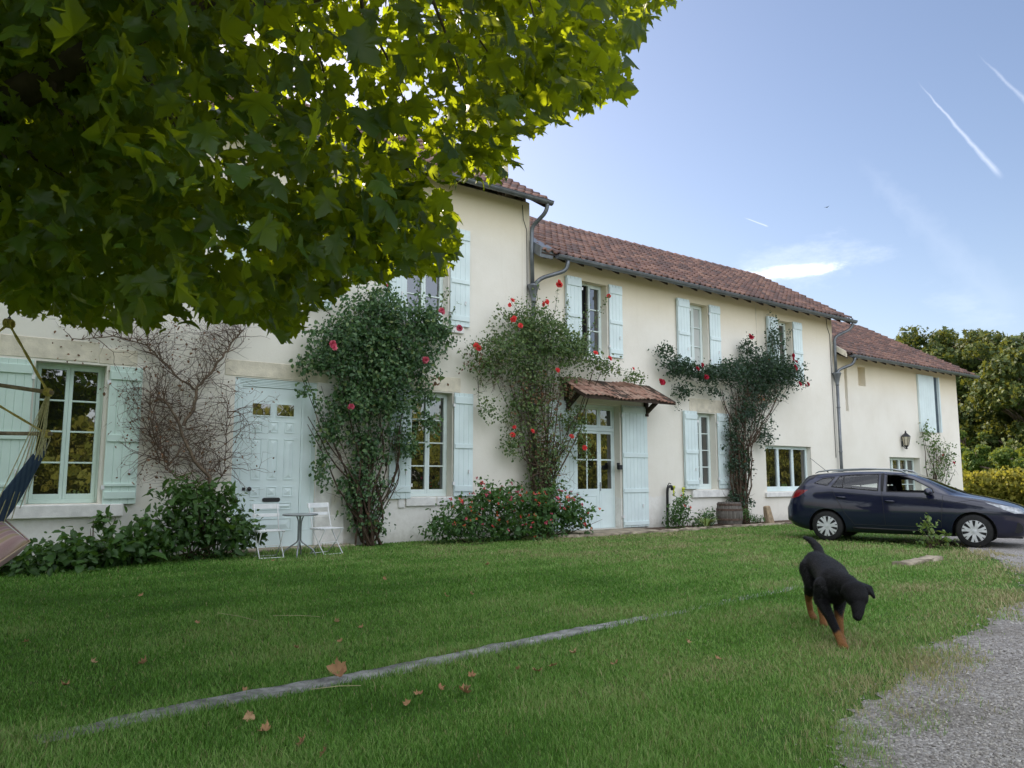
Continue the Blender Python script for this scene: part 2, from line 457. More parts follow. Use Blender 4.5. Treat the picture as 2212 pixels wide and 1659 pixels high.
def mat_gravel():
    m, t, o = newmat('gravel')
    pos = t.n('ShaderNodeTexCoord').outputs['Object']
    v = t.n('ShaderNodeTexVoronoi'); t.put(v.inputs['Vector'], pos); v.inputs['Scale'].default_value = 55.0
    n = t.noise(pos, 1.1, 6.0, 0.65); n2 = t.noise(pos, 160.0, 3.0)
    sep = t.n('ShaderNodeSeparateColor'); _lk(t.nt, v.outputs['Color'], sep.inputs[0])
    base = t.ramp(sep.outputs[0], [(0.0, (0.20, 0.185, 0.170)), (0.5, (0.29, 0.270, 0.250)), (0.85, (0.37, 0.35, 0.325)), (1.0, (0.48, 0.455, 0.43))])
    base = t.mix(t.math('MULTIPLY', t.sstep(n, 0.48, 0.68), 0.55), base, (0.13, 0.115, 0.085))
    h = t.math('SUBTRACT', t.math('MULTIPLY', n2, 0.3), v.outputs['Distance'])
    pbsdf(t, o, base, 0.85, 0.2, t.bump(h, 0.9, 0.02))
    return m
M_GRAVEL = mat_gravel()
gv = MB(); gv.add([(x, y, 0.006) for x, y in GR], [tuple(range(len(GR)))])
tag(gv.build('gravel_drive', M_GRAVEL), kind='structure')

# ---- grass, clover and dry straw: single blades, thinner with distance
def edge_dist(x, y, poly):
    d = np.full(x.shape, 1e9)
    for i in range(len(poly)):
        ax, ay = poly[i]; bx, by = poly[(i + 1) % len(poly)]
        l2 = (bx - ax) ** 2 + (by - ay) ** 2 + 1e-12
        t_ = np.clip(((x - ax) * (bx - ax) + (y - ay) * (by - ay)) / l2, 0, 1)
        d = np.minimum(d, np.hypot(x - ax - t_ * (bx - ax), y - ay - t_ * (by - ay)))
    return d
KERB = [(-3.2, -9.86), (0.2, -9.66), (1.07, -9.57), (2.71, -9.47), (5.11, -9.14), (8.84, -8.68), (13.2, -8.2)]
def kerb_y(x):
    return np.interp(x, [p[0] for p in KERB], [p[1] for p in KERB])
def mat_grass():
    m, t, o = newmat('grass_blades')
    r = t.n('ShaderNodeAttribute', attribute_name='rnd').outputs['Fac']
    base = t.ramp(r, [(0.0, (0.050, 0.135, 0.014)), (0.30, (0.105, 0.255, 0.030)), (0.55, (0.190, 0.350, 0.070)), (0.78, (0.29, 0.395, 0.130)), (0.90, (0.24, 0.23, 0.085)), (1.0, (0.42, 0.36, 0.20))])
    b = pbsdf(t, None, base, 0.5, 0.3)
    tr = t.n('ShaderNodeBsdfTranslucent'); t.put(tr.inputs[0], t.mix(0.3, base, (0.13, 0.26, 0.02)))
    mx = t.n('ShaderNodeMixShader', i_0=0.32); _lk(t.nt, b.outputs[0], mx.inputs[1]); _lk(t.nt, tr.outputs[0], mx.inputs[2])
    _lk(t.nt, mx.outputs[0], o.inputs[0])
    return m
M_GRASS = mat_grass()
def make_grass():
    N = 800000
    u = rng.random(N); d0, d1 = 3.6, 27.0
    d = d0 * (d1 / d0) ** u                       # about 1/d^2 per area
    az = YAW + radians(41) * (2 * rng.random(N) - 1)
    x = CAM[0] + d * np.cos(az); y = CAM[1] + d * np.sin(az)
    e = edge_dist(x, y, GRAVEL); ins = in_poly(x, y, GRAVEL)
    n1 = fbm(x, y, 2.1, 1); n2 = fbm(x, y, 0.55, 2); n3 = fbm(x, y, 6.0, 5)
    sd = np.where(ins, -e, e)                     # positive on the lawn
    ker = np.abs(y - kerb_y(x))
    p = np.clip((sd + 0.42 + 0.60 * n1 + 0.25 * n3) / 0.9, 0, 1)
    p = np.where(sd < -0.45, np.clip(0.16 * (n1 + n3 - 0.5), 0, 1), p)
    vis = (x > 1.0 + 0.3 * n3) & (x < 5.8 + 0.6 * n3) | (x > 11.9) & (x < 13.2)
    p = np.where((ker < 0.062 + 0.03 * n3) & vis, 0.05 + 0.45 * np.clip((x - 3.0) / 2.8, 0, 1) * (x < 9) + 0.25 * np.clip((2.2 - x) / 1.2, 0, 1), p)
    p = np.where(y > -0.05, 0, p)
    p = np.where((x > 11.7) & (y > -1.12 + 0.03 * n3) & (x < 24), 0.01, p)
    p = np.where((x < 7) & (y > -0.5), 0.3 * p, p)
    under = (x > 15.3) & (x < 18.3) & (y > -8.2) & (y < -4.2)
    p = np.where(under, p * 0.35, p)
    p = p * np.clip(0.86 + 0.25 * n3, 0.5, 1)
    k = rng.random(N) < p
    x, y, d, sd, ker, n1, n2, n3 = [a[k] for a in (x, y, d, sd, ker, n1, n2, n3)]
    N = len(x)
    h = (0.017 + 0.022 * rng.random(N)) * (1 + 0.35 * n1 + 0.15 * n3)
    long_ = (np.exp(-(ker / 0.16) ** 2) * (rng.random(N) < 0.6)) + 0.9 * np.exp(-((sd - 0.05) / 0.25) ** 2) * (rng.random(N) < 0.4) + 1.6 * ((x < 6.5) & (y > -1.0)) * (rng.random(N) < 0.4)
    h *= 1 + 0.9 * long_
    tall = (rng.random(N) < 0.012); h = np.where(tall, h * 2.0, h)
    wd = np.maximum(0.0023, 0.00080 * d) * (0.7 + 0.6 * rng.random(N))
    a = rng.random(N) * 2 * pi; lean = (0.35 + 0.75 * rng.random(N)) * h
    la = a + rng.normal(size=N) * 0.6
    bx, by = np.cos(a + pi / 2) * wd / 2, np.sin(a + pi / 2) * wd / 2
    lx, ly = np.cos(la) * lean, np.sin(la) * lean
    z0 = np.zeros(N) - 0.004
    B0 = np.c_[x - bx, y - by, z0]; B1 = np.c_[x + bx, y + by, z0]
    M0 = np.c_[x + lx * .35 - bx * .8, y + ly * .35 - by * .8, h * .6]; M1 = np.c_[x + lx * .35 + bx * .8, y + ly * .35 + by * .8, h * .6]
    T = np.c_[x + lx, y + ly, h]
    V = np.stack([B0, B1, M0, M1, T], 1).reshape(-1, 3)
    F = np.array([(0, 1, 3), (0, 3, 2), (2, 3, 4)])[None] + (np.arange(N) * 5)[:, None, None]
    stripe = 0.05 * np.sin(y * 2 * pi / 1.1 + 0.3 * n2)
    c = 0.33 + 0.26 * n2 + 0.20 * n1 + 1.6 * stripe + rng.normal(size=N) * 0.19 + 0.045 * np.clip(x - 3.0, 0, 9)  # last term lightens the grass rightwards to stand for more light there
    dry = np.exp(-np.maximum(sd - 0.1, 0) / 0.55)
    c += dry * (0.12 + 0.38 * rng.random(N)) + np.exp(-((y - kerb_y(x) - 0.22) / 0.2) ** 2) * 0.12
    c = np.where(rng.random(N) < 0.035, 0.86 + 0.14 * rng.random(N), c)
    c = np.clip(c, 0, 1)
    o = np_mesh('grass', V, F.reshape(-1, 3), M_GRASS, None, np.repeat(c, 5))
    tag(o, 'short mown green lawn grass in front of the house', 'grass', kind='stuff')
make_grass()

def make_pebbles():
    N = 60000
    u = rng.random(N); d = 3.4 * (16 / 3.4) ** u; az = YAW - np.radians(2 + 36 * rng.random(N))
    x = CAM[0] + d * np.cos(az); y = CAM[1] + d * np.sin(az)
    sd = np.where(in_poly(x, y, GRAVEL), -1, 1) * edge_dist(x, y, GRAVEL)
    k = rng.random(N) < np.clip((0.25 - sd) / 0.9, 0, 1) ** 1.5
    x, y, d = x[k], y[k], d[k]; N = len(x)
    T = [(0.5, 0, 0), (0, .42, 0), (-.5, 0, 0), (0, -.42, 0), (0, 0, .38), (.3, .25, .25)]
    F = [(0, 5, 4), (5, 1, 4), (1, 2, 4), (2, 3, 4), (3, 0, 4), (0, 1, 5)]
    tip = rsph(N); tip[:, 2] *= 0.15
    nr = np.c_[rng.normal(size=(N, 2)) * 0.25, np.ones(N)]
    S = np.clip(0.012 * np.exp(rng.normal(size=N) * 0.38), 0.005, 0.035) * np.clip(d / 6, 1, 1.8)
    m, t, o = newmat('pebble')
    r = t.n('ShaderNodeAttribute', attribute_name='rnd').outputs['Fac']
    pbsdf(t, o, t.ramp(r, [(0.0, (0.17, 0.155, 0.14)), (0.5, (0.285, 0.265, 0.24)), (0.85, (0.36, 0.34, 0.31)), (1.0, (0.46, 0.435, 0.40))]), 0.85, 0.2)
    ob = scatter('gravel_stones', T, F, np.c_[x, y, np.full(N, 0.008)], tip, nr, S, m)
    tag(ob, 'loose grey gravel stones covering the drive', 'gravel', kind='stuff')
make_pebbles()

# ---- kerb: old concrete edging set in the lawn, in lengths
def mat_concrete():
    m, t, o = newmat('old_concrete')
    pos = t.n('ShaderNodeTexCoord').outputs['Object']
    n = t.noise(pos, 6.0, 7.0, 0.7); n2 = t.noise(pos, 55.0, 4.0, 0.7)
    base = t.ramp(n, [(0.35, (0.13, 0.13, 0.125)), (0.5, (0.27, 0.27, 0.26)), (0.65, (0.40, 0.40, 0.39))])
    base = t.mix(t.math('MULTIPLY', t.sstep(n2, 0.55, 0.7), 0.6), base, (0.11, 0.115, 0.10))
    pbsdf(t, o, base, 0.9, 0.15, t.bump(t.math('ADD', n, n2), 0.7, 0.015))
    return m
M_CONC = mat_concrete()
M_EDGE = mat_flat('edging_stone', (0.33, 0.28, 0.21), 0.9, 0.1, 0.3, 5.0, 0.6, 30.0)
def ribbon(name, pts, wd, h, mat, rough=0.012, step=0.12, low=None):
    xs = []
    for i in range(len(pts) - 1):
        a, b = np.array(pts[i]), np.array(pts[i + 1]); n = max(1, int(np.linalg.norm(b - a) / step))
        xs += [a + (b - a) * k / n for k in range(n)]
    xs.append(np.array(pts[-1])); mb = MB(); vs = []
    for i, p in enumerate(xs):
        d = xs[min(i + 1, len(xs) - 1)] - xs[max(i - 1, 0)]; d = d / np.linalg.norm(d); nn = np.array([-d[1], d[0]])
        for s_, z in ((-.5, -0.01), (-.5, h * .8), (-.40, h), (0, h * 1.05), (.40, h), (.5, h * .8), (.5, -0.01)):
            q = p + nn * (s_ * wd + random.gauss(0, rough)); z2 = z * (low(p[0]) if low else 1); vs.append((q[0], q[1], z2 + (random.gauss(0, rough * .35) if z > 0 else 0)))
    fs = []
    for i in range(len(xs) - 1):
        for k in range(6):
            a = i * 7 + k; fs.append((a, a + 1, a + 8, a + 7))
    fs += [tuple(range(7)), tuple(range((len(xs) - 1) * 7 + 6, (len(xs) - 1) * 7 - 1, -1))]
    mb.add(vs, fs)
    return mb.build(name, mat, smooth=True)
tag(ribbon('kerb', [(.5, -9.63)] + KERB[2:-1] + [(9.4, -8.62)], 0.15, 0.032, M_CONC, 0.009, 0.09, lambda x: float(np.interp(x, [.5, 1.3, 4.4, 6.2], [.25, 1, .9, .12]))), kind='structure')
tag(ribbon('kerb', [(11.85, -8.36), (13.35, -8.2)], 0.24, 0.06, M_EDGE, 0.02), kind='structure')
tag(ribbon('stone_edging', [(11.2, -1.02), (12.5, -1.18), (14.5, -1.22), (16.2, -1.08), (18.0, -1.06), (20.0, -1.12), (22.0, -1.3), (23.6, -1.0)], 0.16, 0.06, M_EDGE, 0.025), kind='structure')
M_BED = mat_flat('bed_soil', (0.11, 0.075, 0.055), 0.95, 0.1, 0.4, 12.0, 0.8, 30.0)
sb = MB(); sb.add([(14.6, -1.1, 0.02), (18.5, -1.0, 0.02), (23.4, -1.0, 0.02), (23.6, 0, 0.02), (14.6, 0, 0.02)], [(0, 1, 2, 3, 4)])
tag(sb.build('soil_bed', M_BED), kind='structure')
sb = MB(); sb.box(12.3, 14.55, -1.08, 0.0, 0.0, 0.045); sb.box(4.2, 6.6, -0.42, 0.0, 0.0, 0.05)
tag(sb.build('stone_step', M_EDGE, bevel=0.015), kind='structure')

# ------------------------------------------------------------------ farmhouse (one building: three joined wings along X)
house = empty('farmhouse', (0, 0, 0))
tag(house, 'long cream farmhouse with pale mint shutters and clay tile roofs', 'house')
DEP = 0.27
def wall_with_openings(name, x0, x1, z1, y, ops, back, ridge_y, ridge_z, eave_z):
    mb = MB()
    xs = sorted({x0, x1} | {o[0] for o in ops} | {o[1] for o in ops}); zs = sorted({-0.05, z1} | {o[2] for o in ops} | {o[3] for o in ops})
    for i in range(len(xs) - 1):
        for j in range(len(zs) - 1):
            cx_, cz_ = (xs[i] + xs[i + 1]) / 2, (zs[j] + zs[j + 1]) / 2
            if any(o[0] < cx_ < o[1] and o[2] < cz_ < o[3] for o in ops): continue
            mb.quad((xs[i], y, zs[j]), (xs[i + 1], y, zs[j]), (xs[i + 1], y, zs[j + 1]), (xs[i], y, zs[j + 1]))
    for a, b, c, d, *dd in ops:
        e = y + (dd[0] if dd else DEP) + 0.10
        mb.quad((a, y, c), (a, e, c), (a, e, d), (a, y, d)); mb.quad((b, y, c), (b, y, d), (b, e, d), (b, e, c))
        mb.quad((a, y, d), (a, e, d), (b, e, d), (b, y, d)); mb.quad((a, y, c), (b, y, c), (b, e, c), (a, e, c))
        mb.quad((a, e, c), (b, e, c), (b, e, d), (a, e, d))
    # gable ends and back
    for xx in (x0, x1):
        mb.add([(xx, y, -.05), (xx, back, -.05), (xx, back, eave_z), (xx, ridge_y, ridge_z - .12), (xx, y, z1)], [(0, 1, 2, 3, 4)])
    mb.quad((x0, back, -.05), (x1, back, -.05), (x1, back, eave_z), (x0, back, eave_z))
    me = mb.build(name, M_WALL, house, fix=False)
    return me

def tile_roof(x0, x1, ye, ze, yr, zr, yb, zb, tw=0.225, tl=0.335, amp=0.058):
    """interlocking clay tiles, each with its own roll, lying on the front slope; plain deck under them and on the back"""
    L = sqrt((yr - ye) ** 2 + (zr - ze) ** 2); sy, sz = (yr - ye) / L, (zr - ze) / L
    nr = max(3, int(round(L / tl))); nc = int(round((x1 - x0) / tw)); tl = L / nr; tw = (x1 - x0) / nc
    us = np.array([0, .12, .27, .42, .55, .75, 1.0]); hs = np.array([.0, .62, 1.0, .66, .08, 0.0, 0.0]) * amp
    V = []; F = []; R = []
    r_ = np.random.default_rng(abs(int(x0 * 10)) + 5)
    for i in range(nr):
        for j in range(nc):
            q = r_.random(); dx = r_.normal() * .004; dn = r_.normal() * .004; tilt = r_.normal() * .006
            o = len(V)
            for (s0, off) in ((i * tl - .02, .066), ((i + 1) * tl + .03, .006)):
                for u, h in zip(us, hs):
                    n_ = h + off + dn + tilt * (u - .5); s_ = s0
                    V.append((x0 + (j + u) * tw + dx, ye + sy * s_ - sz * n_, ze + sz * s_ + sy * n_))
            for u, h in zip(us, hs):
                n_ = max(-.02, h + .066 + dn - .050); s_ = i * tl - .02
                V.append((x0 + (j + u) * tw + dx, ye + sy * s_ - sz * n_, ze + sz * s_ + sy * n_))
            for k in range(6):
                F += [(o + k, o + k + 1, o + k + 8), (o + k, o + k + 8, o + k + 7), (o + 14 + k, o + 15 + k, o + k + 1), (o + 14 + k, o + k + 1, o + k)]
            R += [q] * 21
    roof = np_mesh('roof', V, F, M_TILE, house, R)
    # deck
    mb = MB(); e = .02
    mb.hull8([(x0, ye, ze - .05), (x1, ye, ze - .05), (x1, yr, zr - .05), (x0, yr, zr - .05)], [(x0, ye, ze - .003), (x1, ye, ze - .003), (x1, yr, zr - .003), (x0, yr, zr - .003)])
    mb.build('roof_deck', M_DARKWOOD, roof)
    mb = MB()
    mb.hull8([(x0, yr, zr - .04), (x1, yr, zr - .04), (x1, yb, zb - .04), (x0, yb, zb - .04)], [(x0, yr, zr + .03), (x1, yr, zr + .03), (x1, yb, zb + .03), (x0, yb, zb + .03)])
    mb.build('back_slope', M_TILE, roof)
    # ridge tiles
    n = int((x1 - x0) / .40); V = []; F = []; R = []
    for j in range(n):
        o = len(V); xa = x0 + j * (x1 - x0) / n; xb = xa + (x1 - x0) / n + .05
        for xx, rr in ((xa, .15), (xb, .115)):
            for k in range(9):
                a = pi * k / 8; V.append((xx, yr - cos(a) * rr, zr - .02 + sin(a) * rr * .85))
        for k in range(8): F += [(o + k, o + k + 9, o + k + 10), (o + k, o + k + 10, o + k + 1)]
        F += [(o, o + k, o + k + 1) for k in range(1, 8)]
        R += [r_.random()] * 18
    np_mesh('ridge_tile', V, F, M_TILE, roof, R)
    # rafter tails
    nn = int((x1 - x0) / .62)
    for j in range(nn + 1):
        mb = MB(); xx = x0 + .12 + j * (x1 - x0 - .24) / nn
        d = .62
        mb.hull8([(xx - .04, ye + .03, ze - .15), (xx + .04, ye + .03, ze - .15), (xx + .04, ye + d, ze + d * sz / sy - .17), (xx - .04, ye + d, ze + d * sz / sy - .17)],
                 [(xx - .04, ye + .03, ze - .052), (xx + .04, ye + .03, ze - .052), (xx + .04, ye + d, ze + d * sz / sy - .052), (xx - .04, ye + d, ze + d * sz / sy - .052)])
        mb.build('rafter_tail', M_DARKWOOD, roof)
    return roof

def gutter(x0, x1, y, z, r=.085):
    mb = MB(); n = 12; vs = []; fs = []
    N = max(2, int((x1 - x0) / 1.0))
    for i in range(N + 1):
        xx = x0 + (x1 - x0) * i / N; dz = random.gauss(0, .006)
        for k in range(n + 1):
            a = pi + pi * k / n; vs.append((xx, y + cos(a) * r, z + dz + sin(a) * r))
        for k in range(n, -1, -1):
            a = pi + pi * k / n; vs.append((xx, y + cos(a) * (r - .008), z + dz + sin(a) * (r - .008)))
    m = 2 * (n + 1)
    for i in range(N):
        for k in range(m): fs.append((i * m + k, i * m + (k + 1) % m, (i + 1) * m + (k + 1) % m, (i + 1) * m + k))
    mb.add(vs, fs)
    for xx in (x0, x1):
        mb.add([(xx, y + cos(pi + pi * k / n) * r, z + sin(pi + pi * k / n) * r) for k in range(n + 1)], [tuple(range(n + 1))])
    for i in range(N + 1):   # joint bands and the rolled front lip
        xx = x0 + (x1 - x0) * (i + .4) / (N + 1)
        mb.add([(xx + s_, y + cos(pi + pi * k / n) * (r + .006), z + sin(pi + pi * k / n) * (r + .006)) for s_ in (-.02, .02) for k in range(n + 1)],
               [(k, k + 1, k + n + 2, k + n + 1) for k in range(n)])
    mb.tube([(x0, y - r, z), (x1, y - r, z)], .011, 6)
    return mb.build('gutter', M_ZINC, house, smooth=True)

def bend(pts, rad=.10, n=4):
    out = [Vector(pts[0])]
    for i in range(1, len(pts) - 1):
        a, b, c = Vector(pts[i - 1]), Vector(pts[i]), Vector(pts[i + 1])
        p = b + (a - b).normalized() * rad; q = b + (c - b).normalized() * rad
        for k in range(n + 1):
            t_ = k / n; out.append(p * (1 - t_) ** 2 + b * 2 * t_ * (1 - t_) + q * t_ ** 2)
    out.append(Vector(pts[-1])); return out

# -- openings: x0, x1, z0, z1 (, depth)
DOOR = (4.30, 5.90, 0.05, 3.20, 0.10)
FD = (12.72, 14.20, 0.05, 3.20)
W1 = (1.13, 2.16, 0.92, 3.22); W2 = (8.02, 9.04, 0.93, 3.20)
U0 = (1.13, 2.18, 4.72, 6.95); U1 = (4.55, 5.56, 4.72, 6.95); U2 = (7.86, 8.90, 4.72, 6.95)
W3 = (12.86, 13.80, 4.42, 6.37); W4 = (16.98, 17.86, 4.42, 6.37); W5 = (21.20, 22.05, 4.42, 6.37)
W6 = (17.18, 18.07, 1.00, 3.18); W7 = (20.42, 22.86, 0.90, 2.33, 0.22)
CW = (30.28, 31.88, 3.10, 5.30, 0.25); CD = (27.90, 30.16, 0.02, 2.08); CN = (26.03, 26.53, 4.58, 5.27, .16); CSL = (25.14, 25.32, 3.62, 5.22, .10)
AX0, AX1, BX1, CX1 = -9.0, 11.22, 24.45, 33.62
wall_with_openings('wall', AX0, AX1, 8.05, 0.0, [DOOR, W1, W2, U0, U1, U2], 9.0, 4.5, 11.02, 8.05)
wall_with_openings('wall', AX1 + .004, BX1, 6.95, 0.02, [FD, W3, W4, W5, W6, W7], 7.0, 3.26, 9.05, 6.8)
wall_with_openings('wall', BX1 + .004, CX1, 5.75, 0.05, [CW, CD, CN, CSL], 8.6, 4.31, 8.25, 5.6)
tile_roof(AX0 - .2, 11.48, -.46, 8.0, 4.5, 11.15, 9.4, 8.0)
tile_roof(11.26, 25.03, -.42, 6.74, 3.26, 9.05, 7.4, 6.5)
tile_roof(24.50, 34.3, -.42, 5.52, 4.31, 8.27, 9.0, 5.5)
gutter(AX0 - .2, 11.50, -.53, 7.98); gutter(11.68, 25.08, -.50, 6.70); gutter(24.72, 34.35, -.50, 5.49)
# zinc flashing where the long roof meets the tall wing
mb = MB(); mb.hull8([(11.23, -.40, 6.60), (11.64, -.40, 6.60), (11.64, .5, 7.15), (11.23, .5, 7.15)], [(11.23, -.44, 6.86), (11.64, -.44, 6.86), (11.64, .46, 7.41), (11.23, .46, 7.41)])
mb.build('flashing', M_ZINC, house, bevel=.01)
# chimney
mb = MB(); mb.box(10.30, 11.10, .70, 1.5, 8.6, 10.55); mb.box(10.24, 11.16, .64, 1.56, 10.55, 10.68)
ch = mb.build('chimney', mat_flat('chimney_render', (0.62, 0.57, 0.46), 0.9, 0.1, 0.15, 3.0, 0.4, 40.0), house, bevel=.02)
mb = MB(); mb.lathe([(.13, 0), (.12, .35), (.14, .36), (.14, .40)], (10.7, 1.1, 10.68), 14); mb.build('chimney_pot', M_TILE, ch, smooth=True)
# downpipes with swan necks and hopper heads
def downpipe(necks, hop, foot, label=None):
    mb = MB()
    for nk in necks: mb.tube(bend(nk, .16, 5), .050, 10)
    mb.lathe([(.055, -.42), (.062, -.36), (.058, -.34), (.085, -.22), (.11, -.10), (.145, -.02), (.15, .0), (.15, .03), (.135, .035)], hop, 14)
    mb.tube([(hop[0], hop[1], hop[2] - .38), foot], .052, 10)
    for z in np.arange(foot[2] + .6, hop[2] - .5, 1.5):
        k = (z - foot[2]) / (hop[2] - .38 - foot[2]); xx = foot[0] + (hop[0] - foot[0]) * k
        mb.lathe([(.060, -.025), (.063, 0), (.060, .025)], (xx, hop[1], z), 12)
    o = mb.build('downpipe', M_ZINC, house, smooth=True)
    return o
downpipe([[(11.36, -.53, 7.92), (11.36, -.50, 7.72), (11.20, -.11, 7.42), (11.20, -.11, 7.05), (11.22, -.11, 5.96)],
          [(12.02, -.50, 6.62), (12.02, -.47, 6.38), (11.42, -.13, 6.15), (11.28, -.12, 5.97)]], (11.24, -.12, 5.94), (11.24, -.12, .1))
downpipe([[(24.92, -.50, 6.62), (24.90, -.44, 6.42), (24.38, -.10, 6.12), (24.38, -.10, 5.7), (24.38, -.10, 4.88)],
          [(24.92, -.50, 5.42), (24.92, -.46, 5.20), (24.50, -.12, 5.0), (24.43, -.11, 4.88)]], (24.42, -.10, 4.86), (24.42, -.10, .1))
# cable on the wall beside the first downpipe and corner render joint
mb = MB(); mb.tube([(11.0, -.012, 7.95), (11.02, -.012, 7.6), (11.12, -.015, 7.35), (11.13, -.015, 6.2), (11.12, -.015, 4.4)], .008, 5)
mb.tube([(24.1, -.0, 6.75), (24.14, -.0, 6.45), (24.27, -.0, 6.2), (24.29, -.0, 2.0)], .009, 5)
mb.build('cable', M_BLACK, house)
mb = MB(); mb.box(10.985, 10.995, -.003, .01, 4.0, 8.0); mb.box(20.18, 20.21, .013, .03, 5.4, 6.8); mb.build('render_joint', M_STONE, house)
# gable verge board of the far wing
mb = MB(); mb.hull8([(24.47, -.44, 5.40), (24.54, -.44, 5.40), (24.54, .04, 5.72), (24.47, .04, 5.72)], [(24.47, -.44, 5.60), (24.54, -.44, 5.60), (24.54, .04, 5.92), (24.47, .04, 5.92)])
mb.build('verge_board', M_STONE, house)

# -- windows
def window(op, y0, rows, mat, depth=DEP, open_left=False, pane=None, cols=2, sill=None, sillmat=None):
    x0, x1, z0, z1 = op[:4]; yf = y0 + depth - .06; yb = y0 + depth; e = .003
    mb = MB(); fr = .045
    mb.box(x0 + e, x0 + fr, yf, yb, z0 + e, z1 - e); mb.box(x1 - fr, x1 - e, yf, yb, z0 + e, z1 - e)
    mb.box(x0 + fr, x1 - fr, yf, yb, z1 - fr, z1 - e); mb.box(x0 + fr, x1 - fr, yf - .03, yb, z0 + e, z0 + .07)
    cw = (x1 - x0 - 2 * fr) / cols; pn = MB(); yp = yb - .028
    for c in range(cols):
        a = x0 + fr + c * cw; b = a + cw; st = .055
        if open_left and c == 0: continue
        y_, y2 = yf - .012, yb - .008
        lo, hi = z0 + .07, z1 - fr
        mb.box(a + .002, a + st, y_, y2, lo, hi); mb.box(b - st, b - .002, y_, y2, lo, hi)
        mb.box(a + st, b - st, y_, y2, lo, lo + .085); mb.box(a + st, b - st, y_, y2, hi - st, hi)
        for r in range(1, rows):
            zz = lo + .085 + (hi - st - lo - .085) * r / rows
            mb.box(a + st, b - st, y_ + .008, y2 - .004, zz - .014, zz + .014)
        pn.quad((a + st - .005, yp, lo + .08), (b - st + .005, yp, lo + .08), (b - st + .005, yp, hi - st + .005), (a + st - .005, yp, hi - st + .005))
    o = mb.build('window', mat, house, bevel=.004)
    if pn.v: pn.build('pane', pane or M_PANE, o)
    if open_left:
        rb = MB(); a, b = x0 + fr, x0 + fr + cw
        rb.quad((a, yb + .03, z0), (b, yb + .03, z0), (b, yb + .03, z1), (a, yb + .03, z1)); rb.build('shade_sheet', M_ROOMSHADE, o)  # near-black sheet stands for the shade of the room behind
    if sill:
        sx0, sx1, sz0, sz1, prj = sill; sm = MB(); sm.box(sx0, sx1, y0 - prj, y0 + depth - .1, sz0, sz1)
        sm.build('sill', sillmat or M_SILL, o, bevel=.012, segs=2)
    return o
window(W1, 0, 4, M_MINT, sill=(.80, 2.52, .70, .905, .10))
window(W2, 0, 4, M_FRAME, sill=(7.9, 8.62, .74, .925, .05))
window(U0, 0, 4, M_MINT, sill=(1.0, 2.3, 4.58, 4.71, .06)); window(U1, 0, 4, M_MINT, sill=(4.42, 5.68, 4.58, 4.71, .06)); window(U2, 0, 4, M_FRAME, sill=(7.75, 9.3, 4.56, 4.70, .06))
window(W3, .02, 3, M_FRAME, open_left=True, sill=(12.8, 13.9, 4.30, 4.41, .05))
window(W4, .02, 3, M_FRAME, pane=M_BLIND, sill=(16.9, 17.95, 4.30, 4.41, .05)); window(W5, .02, 3, M_FRAME, sill=(21.1, 22.15, 4.30, 4.41, .05))
window(W6, .02, 4, M_FRAME, sill=(16.92, 18.52, .78, .985, .08)); window(W7, .02, 1, M_MINT_L, depth=.22, cols=3, sill=(20.3, 22.95, .74, .885, .08))
# small rough stones beside the broken sill of the second ground-floor window
for (a, b, c, d) in ((7.72, 7.88, .70, .93), (8.66, 9.2, .73, .93)):
    mb = MB(); mb.box(a, b, -.035, .05, c, d); mb.build('stone', M_SILL, house, bevel=.03, segs=2)
# lintels
for (a, b, c, d, y0) in ((.62, 2.02, 3.26, 3.60, 0), (2.03, 2.62, 3.25, 3.52, 0), (7.85, 9.25, 3.22, 3.55, 0), (16.95, 18.6, 3.20, 3.58, .02), (4.1, 6.1, 3.22, 3.52, 0)):
    mb = MB(); mb.box(a, b, y0 - .010, y0 + .05, c, d); mb.build('lintel', M_STONE, house, bevel=.008)
mb = MB(); mb.box(5.905, 6.25, -.02, .05, .62, 3.2); mb.box(5.895, 6.5, -.06, .05, .0, .60); mb.build('door_surround', M_SILL, house, bevel=.012)

# -- shutters
def shutter(x0, x1, z0, z1, y0, mat, bats, hinge_left=True, layers=1, label=None):
    mb = MB(); n = max(3, int(round((x1 - x0) / .125))); w_ = (x1 - x0) / n
    for L in range(layers):
        yy = y0 - .03 - L * .045
        for k in range(n):
            mb.box(x0 + k * w_ + .0014, x0 + (k + 1) * w_ - .0014, yy - .028, yy, z0, z1)
        mb.box(x0 + .01, x1 - .01, yy - .020, yy - .006, z0 + .01, z1 - .01)
    o = mb.build('shutter', mat, house, bevel=.005)
    yy = y0 - .03 - (layers - 1) * .045 - .029
    for zz, hh in bats:
        bt = MB(); bt.box(x0 + .015, x1 - .015, yy - .022, yy, zz - hh / 2, zz + hh / 2); bt.build('batten', mat, o, bevel=.004)
    hx = x0
    for zz in (z0 + .28, z1 - .28):
        hg = MB(); hg.box(hx - .03 if hinge_left else x1 - .02, hx + .02 if hinge_left else x1 + .03, yy - .012, yy + .03, zz - .035, zz + .035); hg.build('hinge', M_WHITE, o)
    lt = MB(); xm = x0 * .25 + x1 * .75; lt.box(xm - .012, xm + .012, yy - .03, yy, z0 + .50, z0 + .58); lt.box(xm - .012, xm + .03, yy - .034, yy - .02, z0 + .56, z0 + .575)
    lt.build('latch', M_WHITE, o)
    return o
def bats(z0, z1): return [(z1 - .14, .13), ((z0 + z1) / 2 + .02, .12), (z0 + .16, .13)]
Z1 = (.90, 3.22)
b1 = [(3.06, .14), (2.00, .12), (1.22, .05), (1.05, .12)]
shutter(.52, 1.10, *Z1, 0, M_MINT, b1, False); shutter(2.20, 2.71, *Z1, 0, M_MINT, b1)
